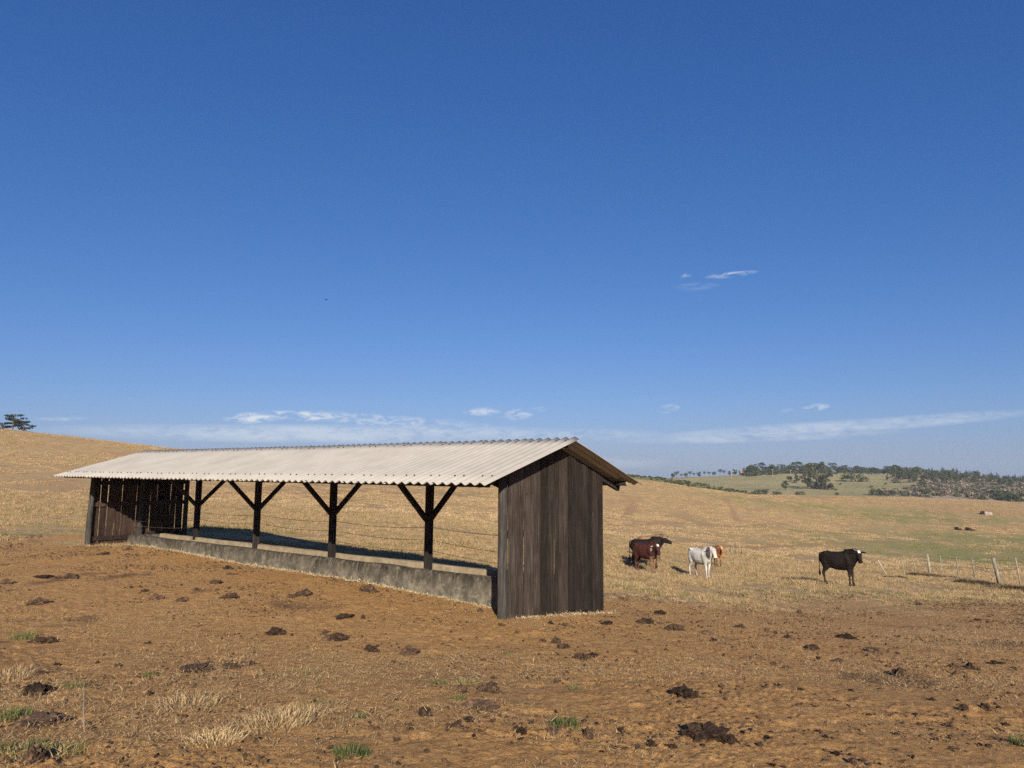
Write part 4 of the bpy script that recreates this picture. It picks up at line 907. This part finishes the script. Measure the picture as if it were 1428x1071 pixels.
# dead growth along the bank below the fence
r = np.random.default_rng(12); PB = [hit(*q) for q in [(1272,803),(1300,805),(1330,809),(1360,815),(1395,822),(1428,824),(1470,830)]]
px_, py_ = [], []
for a, b2 in zip(PB[:-1], PB[1:]):
    n = 70; t = r.random(n); px_.append(a.x + (b2.x - a.x) * t + r.normal(0, .25, n)); py_.append(a.y + (b2.y - a.y) * t + r.normal(0, .22, n))
px_ = np.concatenate(px_); py_ = np.concatenate(py_)
DEAD = [(.05, .035, .022), (.08, .055, .035), (.12, .085, .05), (.03, .022, .015)]
dead = proto_coll('dead_growth', [tuft_mesh('dead', 60, .18, .22, .016, DEAD, s, .9) for s in (90, 91, 92)])
scatter('dead_bank_growth', zpts(px_, py_), dead, .32 + .6 * r.random(len(px_)), 'dark dead growth along the bank under the fence')
def mound(px, py, w, h, dep, mat, name, label, cat, seed, rz=0, group=None, ry=0):
    p = hit(px, py); bm = bmesh.new(); bmesh.ops.create_icosphere(bm, subdivisions=4, radius=1)
    for v_ in bm.verts:
        q = v_.co.copy(); v_.co = q * (1 + .35 * mnoise.noise(q * 1.5 + Vector((seed, 2, 3))) + .15 * mnoise.noise(q * 4 + Vector((seed, 2, 3)))); v_.co.x *= w; v_.co.y *= dep; v_.co.z *= h
    m = bpy.data.meshes.new(name); bm.to_mesh(m); bm.free(); m.materials.append(mat); m.polygons.foreach_set('use_smooth', [True] * len(m.polygons))
    o = link(bpy.data.objects.new(name, m)); o.location = p; o.rotation_euler = (0, ry, rz); return tag(o, label, cat, group)
mound(1338, 739, .62, .22, .6, M_dark_earth, 'earth_mound', 'left dark earth mound on the green slope at the right', 'mound', 3, 0, None, .5)
mound(1354, 740, .72, .24, .6, M_dark_earth, 'earth_mound', 'right dark earth mound on the green slope at the right', 'mound', 5, 0, None, .5)
mound(1377, 718, .75, .55, .7, M_rock, 'boulder', 'pinkish boulder near the hill crest at the right', 'rock', 7)
mound(1371, 717, .4, .45, .5, M_dark_earth, 'boulder', 'dark stone touching the left of the pinkish boulder', 'rock', 8)
mound(1240, 806, .32, .08, .3, M_dark_earth, 'earth_mound', 'low dark earth hump at the foot of the leaning stick', 'mound', 9)
mound(1255, 806, .3, .09, .3, M_dark_earth, 'earth_mound', 'low dark earth hump right of the leaning stick', 'mound', 10)
for (px, py, w) in [(1331,802,.14),(1318,797,.12),(1404,742,.3),(1386,770,.25)]:
    pass

# ------------------------------------------------------------------ trees
PINE = [(.022, .034, .018), (.032, .046, .022), (.045, .058, .028), (.018, .026, .016)]
BROAD = [(.035, .055, .020), (.055, .075, .028), (.075, .09, .035), (.025, .038, .016)]
GREY = [(.10, .10, .06), (.075, .08, .045), (.13, .12, .08), (.05, .058, .03)]
def leaf_cloud(clumps, nl, size, pal, seed):
    """clumps: list of (centre, (rx,ry,rz)); leaf-clump faces spread through each"""
    r = random.Random(seed); vs_, fs, cs = [], [], []
    tv = sum(c[1][0] * c[1][1] for c in clumps)
    for (c, rad) in clumps:
        nn = max(6, int(nl * rad[0] * rad[1] / tv)); tone = r.uniform(.7, 1.25)
        for _ in range(nn):
            d = Vector((r.gauss(0, 1), r.gauss(0, 1), r.gauss(0, 1))).normalized(); q = r.random() ** .35
            p = Vector((c[0] + d.x * rad[0] * q, c[1] + d.y * rad[1] * q, c[2] + d.z * rad[2] * q)); s = size * r.uniform(.5, 1.4)
            nrm = (d + Vector((r.uniform(-.8, .8), r.uniform(-.8, .8), r.uniform(-.4, .9)))).normalized(); t = nrm.cross(Vector((r.uniform(-1, 1), r.uniform(-1, 1), r.uniform(-1, 1)))).normalized(); b_ = nrm.cross(t)
            k0 = len(vs_); vs_ += [tuple(p + t * s), tuple(p + b_ * s * .7), tuple(p - t * s * .8), tuple(p - b_ * s * .6)]
            fs.append((k0, k0+1, k0+2, k0+3)); cl_ = r.choice(pal); f = tone * r.uniform(.8, 1.2); cs += [tuple(k_ * f for k_ in cl_)] * 4
    return vs_, fs, cs
def tree_mesh(kind, seed):
    r = random.Random(seed); tr = MB(); cl_ = []
    if kind == 'umbrella':                     # bare stem, flat tiers
        h = 1.0; tr.tube([(0, 0, -.05), (.02, 0, .5), (.0, .01, .95)], [.025, .02, .01], 6)
        for z, w, n in ((.62, .28, 4), (.78, .36, 6), (.92, .30, 5)):
            for i in range(n):
                a = r.uniform(0, 2*PI); q = w * r.uniform(.4, 1); c = (q * math.cos(a), q * math.sin(a), z + r.uniform(-.04, .04)); cl_.append((c, (.16, .16, .05)))
                tr.tube([(0, 0, z - .12), (c[0] * .6, c[1] * .6, c[2] - .05), c], [.012, .008, .004], 4)
        pal, sz, nl = PINE, .035, 700
    elif kind == 'pine':
        tr.tube([(0, 0, -.05), (0, 0, .9)], [.025, .008], 6)
        for i in range(16):
            t = i / 15; w = .24 * (1 - t) ** .7 + .03; a = r.uniform(0, 2*PI); q = w * r.uniform(.2, .7); cl_.append(((q * math.cos(a), q * math.sin(a), .18 + .78 * t), (w * .75, w * .75, .07)))
        pal, sz, nl = PINE, .032, 700
    elif kind == 'broad':
        tr.tube([(0, 0, -.05), (.01, 0, .35), (.0, .01, .6)], [.035, .028, .015], 6)
        for i in range(15):
            a = r.uniform(0, 2*PI); q = .30 * math.sqrt(r.random()); z = r.uniform(.18, .85); f = 1 - abs(z - .5) * .9; c = (q * f * math.cos(a), q * f * math.sin(a), z); rr2 = r.uniform(.11, .2); cl_.append((c, (rr2, rr2, rr2 * .75)))
            tr.tube([(0, 0, .3), (c[0] * .6, c[1] * .6, c[2] - .08)], [.012, .005], 4)
        pal, sz, nl = BROAD, .045, 1000
    elif kind == 'grey':
        tr.tube([(0, 0, -.05), (.01, 0, .4), (.0, .01, .75)], [.03, .025, .012], 6)
        for i in range(26):
            a = r.uniform(0, 2*PI); q = .42 * math.sqrt(r.random()); z = r.uniform(.08, .93); f = 1.05 - abs(z - .5) * .9; c = (q * f * math.cos(a), q * f * math.sin(a), z); rr2 = r.uniform(.07, .14); cl_.append((c, (rr2, rr2, rr2 * .9)))
            tr.tube([(0, 0, z * .6), (c[0] * .7, c[1] * .7, c[2] - .03)], [.010, .004], 4)
        pal, sz, nl = [tuple((a * .55 + b_ * .45) for a, b_ in zip(x_, y_)) for x_, y_ in zip(GREY, BROAD)], .036, 2200
    else:                                       # bush
        tr.tube([(0, 0, -.05), (0, 0, .4)], [.05, .03], 5)
        for i in range(10):
            a = r.uniform(0, 2*PI); q = .42 * math.sqrt(r.random()); c = (q * math.cos(a), q * math.sin(a), r.uniform(.2, .7)); cl_.append((c, (.24, .24, .22)))
        pal, sz, nl = BROAD, .06, 420
    v_, f_, c_ = leaf_cloud(cl_, nl, sz, pal, seed)
    return tr.mesh('trunk', M_bark, True), col_mesh('crown', v_, f_, c_, M_leaf)
TM = {k_: [tree_mesh(k_, s * 13 + q) for s in range(4)] for q, k_ in enumerate(('umbrella', 'pine', 'broad', 'bush', 'grey'))}
tr_r = random.Random(50)
def tree(kind, loc, h, label, group=None, wide=1.0, name='tree', cat='tree'):
    o = empty(name, loc, label, cat, group, tr_r.uniform(0, 6.28)); o.scale = (h * wide, h * wide, h)
    t, c = tr_r.choice(TM[kind])
    for nm, m in (('trunk' if name != 'bush' else 'stem', t), ('crown' if name != 'bush' else 'foliage', c)):
        q = link(bpy.data.objects.new(nm, m)); q.parent = o
    return o
def far_tree(kind, px, base_y, hpx, label, group=None, wide=1.0, name='tree', cat='tree', Y=None):
    p = far_hit(px, base_y) if Y is None else hit2(px, Y)
    h = hpx / 1000 * p.y; return tree(kind, p, h, label, group, wide, name, cat)
# pines behind the crest of the left hill
def crest_tree(kind, px, top_y, hgt, Y, label, wide, name='tree', cat='tree'):
    p = at(px, top_y, Y); p.z -= hgt; return tree(kind, p, hgt, label, None, wide, name, cat)
crest_tree('umbrella', 20, 577, 5.0, 150, 'tall flat topped pine at the left end of the skyline', 1.05)
crest_tree('umbrella', 4, 588, 4.6, 152, 'lower flat topped pine cut by the left edge', 1.2)
crest_tree('umbrella', 34, 586, 4.6, 151, 'flat topped pine right of the tallest one on the left skyline', 1.1)
crest_tree('bush', 39, 596, 3.0, 146, 'dark bush right below the left skyline pines', .9, 'bush', 'bush')
crest_tree('bush', 46, 600, 2.6, 146, 'small dark bush ending the left skyline clump', .7, 'bush', 'bush')
# flat tops along the far ridge
for i_, px in enumerate([938, 944, 950, 957, 962, 968, 975, 982, 989, 996, 1004, 1010, 1017]):
    far_tree('umbrella' if i_ % 3 else 'broad', px, 668 - i_ * .5, tr_r.uniform(6, 10), 'flat topped pine in the thin row along the far ridge', 'flat topped pines in a row on the far ridge', 1.0)
far_tree('broad', 1025, 660, 10, 'round dark tree standing alone left of the far house')
for i_ in range(95):
    px = 1036 + i_ * 4.25 + tr_r.uniform(-2, 2); by = 660 + max(0, px - 1280) * .05; hh_ = 14 if px < 1150 else (11 if px < 1240 else 13 if px < 1330 else 12)
    far_tree(tr_r.choice(['broad', 'bush', 'broad', 'broad', 'umbrella']) if px < 1250 else tr_r.choice(['pine', 'bush', 'broad']), px, by, hh_ * tr_r.uniform(.75, 1.25),
             'dark tree in the unbroken row along the far hilltop', 'dark trees along the far hilltop', tr_r.uniform(1.0, 1.4), Y=tr_r.uniform(515, 550))
for i_ in range(75):
    px = 1038 + i_ * 5.3 + tr_r.uniform(-2, 2)
    far_tree(tr_r.choice(['bush', 'bush', 'broad']), px, 660, (7.5 if px < 1150 else 6.5) * tr_r.uniform(.75, 1.3), 'low dark tree filling the gaps under the far hilltop row', 'undergrowth along the far hilltop', tr_r.uniform(1.2, 1.8), 'bush', 'bush', Y=tr_r.uniform(505, 520))
for i_ in range(44):
    px = tr_r.uniform(1235, 1440); by = 667 + max(0, px - 1300) * .07 + tr_r.uniform(-2, 6)
    far_tree(tr_r.choice(['pine', 'broad']), px, by, tr_r.uniform(8, 13), 'dark tree below the crest on the wooded right shoulder of the far hill', 'trees on the right shoulder of the far hill', 1.0)
for i_ in range(16):
    px = 1385 + i_ * 3.5; far_tree('broad', px, 694 + (px - 1385) * .12 + tr_r.uniform(-4, 3), tr_r.uniform(9, 14), 'dark tree at the right foot of the far hill', 'trees at the right foot of the far hill', 1.2)
far_tree('grey', 1140, 682, 36, 'largest grey green tree standing before the far meadow', None, 1.05)
far_tree('grey', 1127, 680, 24, 'smaller grey green tree touching the left of the largest one', None, .9)
far_tree('grey', 1153, 683, 24, 'smaller grey green tree touching the right of the largest one', None, 1.0)
far_tree('pine', 1111, 674, 18, 'narrow dark tree left of the largest grey green one')
far_tree('broad', 1101, 672, 10, 'short tree left of the narrow dark one')
far_tree('broad', 1096, 684, 15, 'small tree in the meadow left of the narrow dark one', None, .9)
for px, by, hp, wd, lb in [(1188,672,14,1.9,'wide dark round bush right of the largest tree'),(1205,672,9,1.6,'greyish bush touching the wide dark bush'),(1057,689,8,1.6,'left bush at the foot of the far meadow'),(1068,689,9,1.5,'right bush at the foot of the far meadow'),(1084,690,6,2.4,'low dark bush right of the pair at the meadow foot'),(1116,690,6,2.4,'low dark bush beneath the narrow tree'),
        (1222,691,12,1.7,'green bush at the left foot of the cleared slope'),(1243,691,9,2.2,'brownish bush right of the green one at the slope foot'),(1261,690,8,2.,'dark bush in the middle of the slope foot'),(1288,690,9,1.7,'dark bush on the lower cleared slope'),(1288,680,12,1.1,'upright dark bush on the cleared slope'),(1167,690,4,2.2,'tiny green bush in the meadow below the largest tree')]:
    far_tree('bush', px, by, hp, lb, None, wd, 'bush', 'bush')
for i_, px in enumerate([1150, 1158, 1166, 1172, 1215, 1226, 1235]):
    far_tree('bush', px, 676 + i_ % 3 * 4, 3.5, 'small grey shrub scattered on the far meadow', 'small shrubs on the far meadow', 1.6, 'bush', 'bush')
# cleared brushwood on the right slope
r = np.random.default_rng(33); n = 1000; pxs = r.uniform(1215, 1500, n); Ys = r.uniform(330, 520, n)
dirs = [at(a, 600, c_) for a, c_ in zip(pxs, Ys)]; bx = np.array([d.x for d in dirs]); by_ = np.array([d.y for d in dirs])
kp = (r.random(n) < brush_f(bx, by_) + .06); bx, by_ = bx[kp], by_[kp]
MAUVE = [(.20, .155, .12), (.24, .19, .145), (.16, .125, .095), (.09, .075, .055), (.28, .23, .175)]
def bushlet(pal, s):
    r2 = random.Random(s); return col_mesh('brush', *leaf_cloud([((r2.uniform(-.8, .8), r2.uniform(-.8, .8), r2.uniform(.1, .6)), (.8, .8, .5)) for _ in range(5)], 170, .22, pal, s), M_leaf)
br = proto_coll('brush_heap', [bushlet(MAUVE, 1), bushlet(MAUVE, 2), bushlet(MAUVE, 5), bushlet(GREY, 3), bushlet(GREY, 6), bushlet(BROAD, 4)])
scatter('cleared_brushwood', np.stack([bx, by_, H2n(bx, by_)], 1), br, .7 + 1.6 * r.random(len(bx)), 'mauve brown cleared brushwood on the right far slope')
# scrub along the green ridge
rx_ = r.uniform(700, 1085, 420); ry_ = r.uniform(212, 240, 420); rp = [at(a, 600, c_) for a, c_ in zip(rx_, ry_)]
rX = np.array([d.x for d in rp]); rY = np.array([d.y for d in rp]); sb = proto_coll('ridge_scrub', [bushlet(GREY + BROAD, 11), bushlet(BROAD, 12), bushlet(GREY + OLIVE[:2], 13)])
scatter('ridge_scrub', np.stack([rX, rY, H1(rX, rY)], 1), sb, .2 + .35 * r.random(len(rX)), 'low green scrub growing along the ridge behind the pasture')
# far house and poles
def farthing(px, py): return far_hit(px, py)
M_wallp, nt, b = new_mat('pinkish_wall'); b.inputs['Base Color'].default_value = (.55, .42, .34, 1)
M_tile, nt, b = new_mat('tile_roof'); b.inputs['Base Color'].default_value = (.42, .24, .17, 1)
M_gl, nt, b = new_mat('window_glass'); b.inputs['Base Color'].default_value = (.03, .035, .04, 1); b.inputs['Roughness'].default_value = .2
hp = far_hit(1037, 662); house = empty('farmhouse', hp, 'small pink walled house by the trees on the far hilltop', 'house', None, .1)
MB().box((-2.8, -1.6, -.6), (2.8, 1.6, 2.4)).build('wall', M_wallp, house)
mb = MB(); mb.add([(-3.2,-2,2.4),(3.2,-2,2.4),(3.2,2,2.4),(-3.2,2,2.4),(-3.2,0,3.6),(3.2,0,3.6)], [(0,1,5,4),(2,3,4,5),(0,4,3),(1,2,5),(3,2,1,0)]); mb.build('roof', M_tile, house)
for wx in (-1.6, 1.5): MB().box((wx - .4, -1.63, .9), (wx + .4, -1.605, 1.8)).build('window', M_gl, house)
MB().box((-.45, -1.63, -.1), (.45, -1.605, 1.9)).build('door', M_beam, house)
M_pole, nt, b = new_mat('pale_pole'); b.inputs['Base Color'].default_value = (.28, .26, .23, 1)
for px, by, hpix, lb in [(1078,666,12,'pale utility pole right of the far house'),(1103,667,12,'pale utility pole before the far trees, right one of two'),(1020,668,8,'short pale pole left of the far house')]:
    p = far_hit(px, by); h = hpix / 1000 * p.y; po = empty('utility_pole', p, lb, 'pole')
    MB().tube([(0, 0, -.3), (0, 0, h)], [.14, .10], 8).build('shaft', M_pole, po); MB().beam((-.7, 0, h - .5), (.7, 0, h - .5), .1, .12).build('crossarm', M_pole, po)
# bird
bp = at(455, 418, 60); bird = MB()
bird.tube([(-.22, 0, 0), (-.1, 0, .01), (.02, 0, .015), (.14, 0, .02), (.2, 0, .02)], [.01, .05, .06, .035, .01], 8)
for s in (-1, 1): bird.add([(.06, s*.03, .03), (-.06, s*.03, .03), (-.08, s*.22, .10), (.05, s*.24, .11), (-.06, s*.48, .06), (-.01, s*.46, .065), (.06, s*.03, .015), (-.06, s*.03, .015)], [(0, 1, 2, 3), (3, 2, 4, 5), (7, 6, 3, 2), (2, 3, 5, 4)])
M_bird, nt, b = new_mat('dark_feathers'); b.inputs['Base Color'].default_value = (.02, .02, .02, 1)
bo = bird.build('bird', M_bird); bo.location = bp; bo.rotation_euler = (.2, -.1, .4); bo.scale = (.6, .6, .6); tag(bo, 'tiny dark bird flying in the clear sky above the shed', 'bird')

# thin air between here and the far hills
hb = MB(); print('GROUND MAX', verts[:, 2].max(), 'HB'); hb.box((-420, -260, -62), (720, 820, 19.5)); hb = hb.build('haze'); tag(hb, 'thin bluish air over the valley and far hills', kind='stuff')
M_haze = bpy.data.materials.new('haze_air'); M_haze.use_nodes = True; nt = M_haze.node_tree; nt.nodes.clear()
ho = nt.nodes.new('ShaderNodeOutputMaterial'); hv = nt.nodes.new('ShaderNodeVolumePrincipled'); hv.inputs['Density'].default_value = .00019; hv.inputs['Color'].default_value = (.86, .92, 1, 1); hv.inputs['Anisotropy'].default_value = 0.0
nt.links.new(hv.outputs[0], ho.inputs['Volume']); hb.data.materials.append(M_haze)
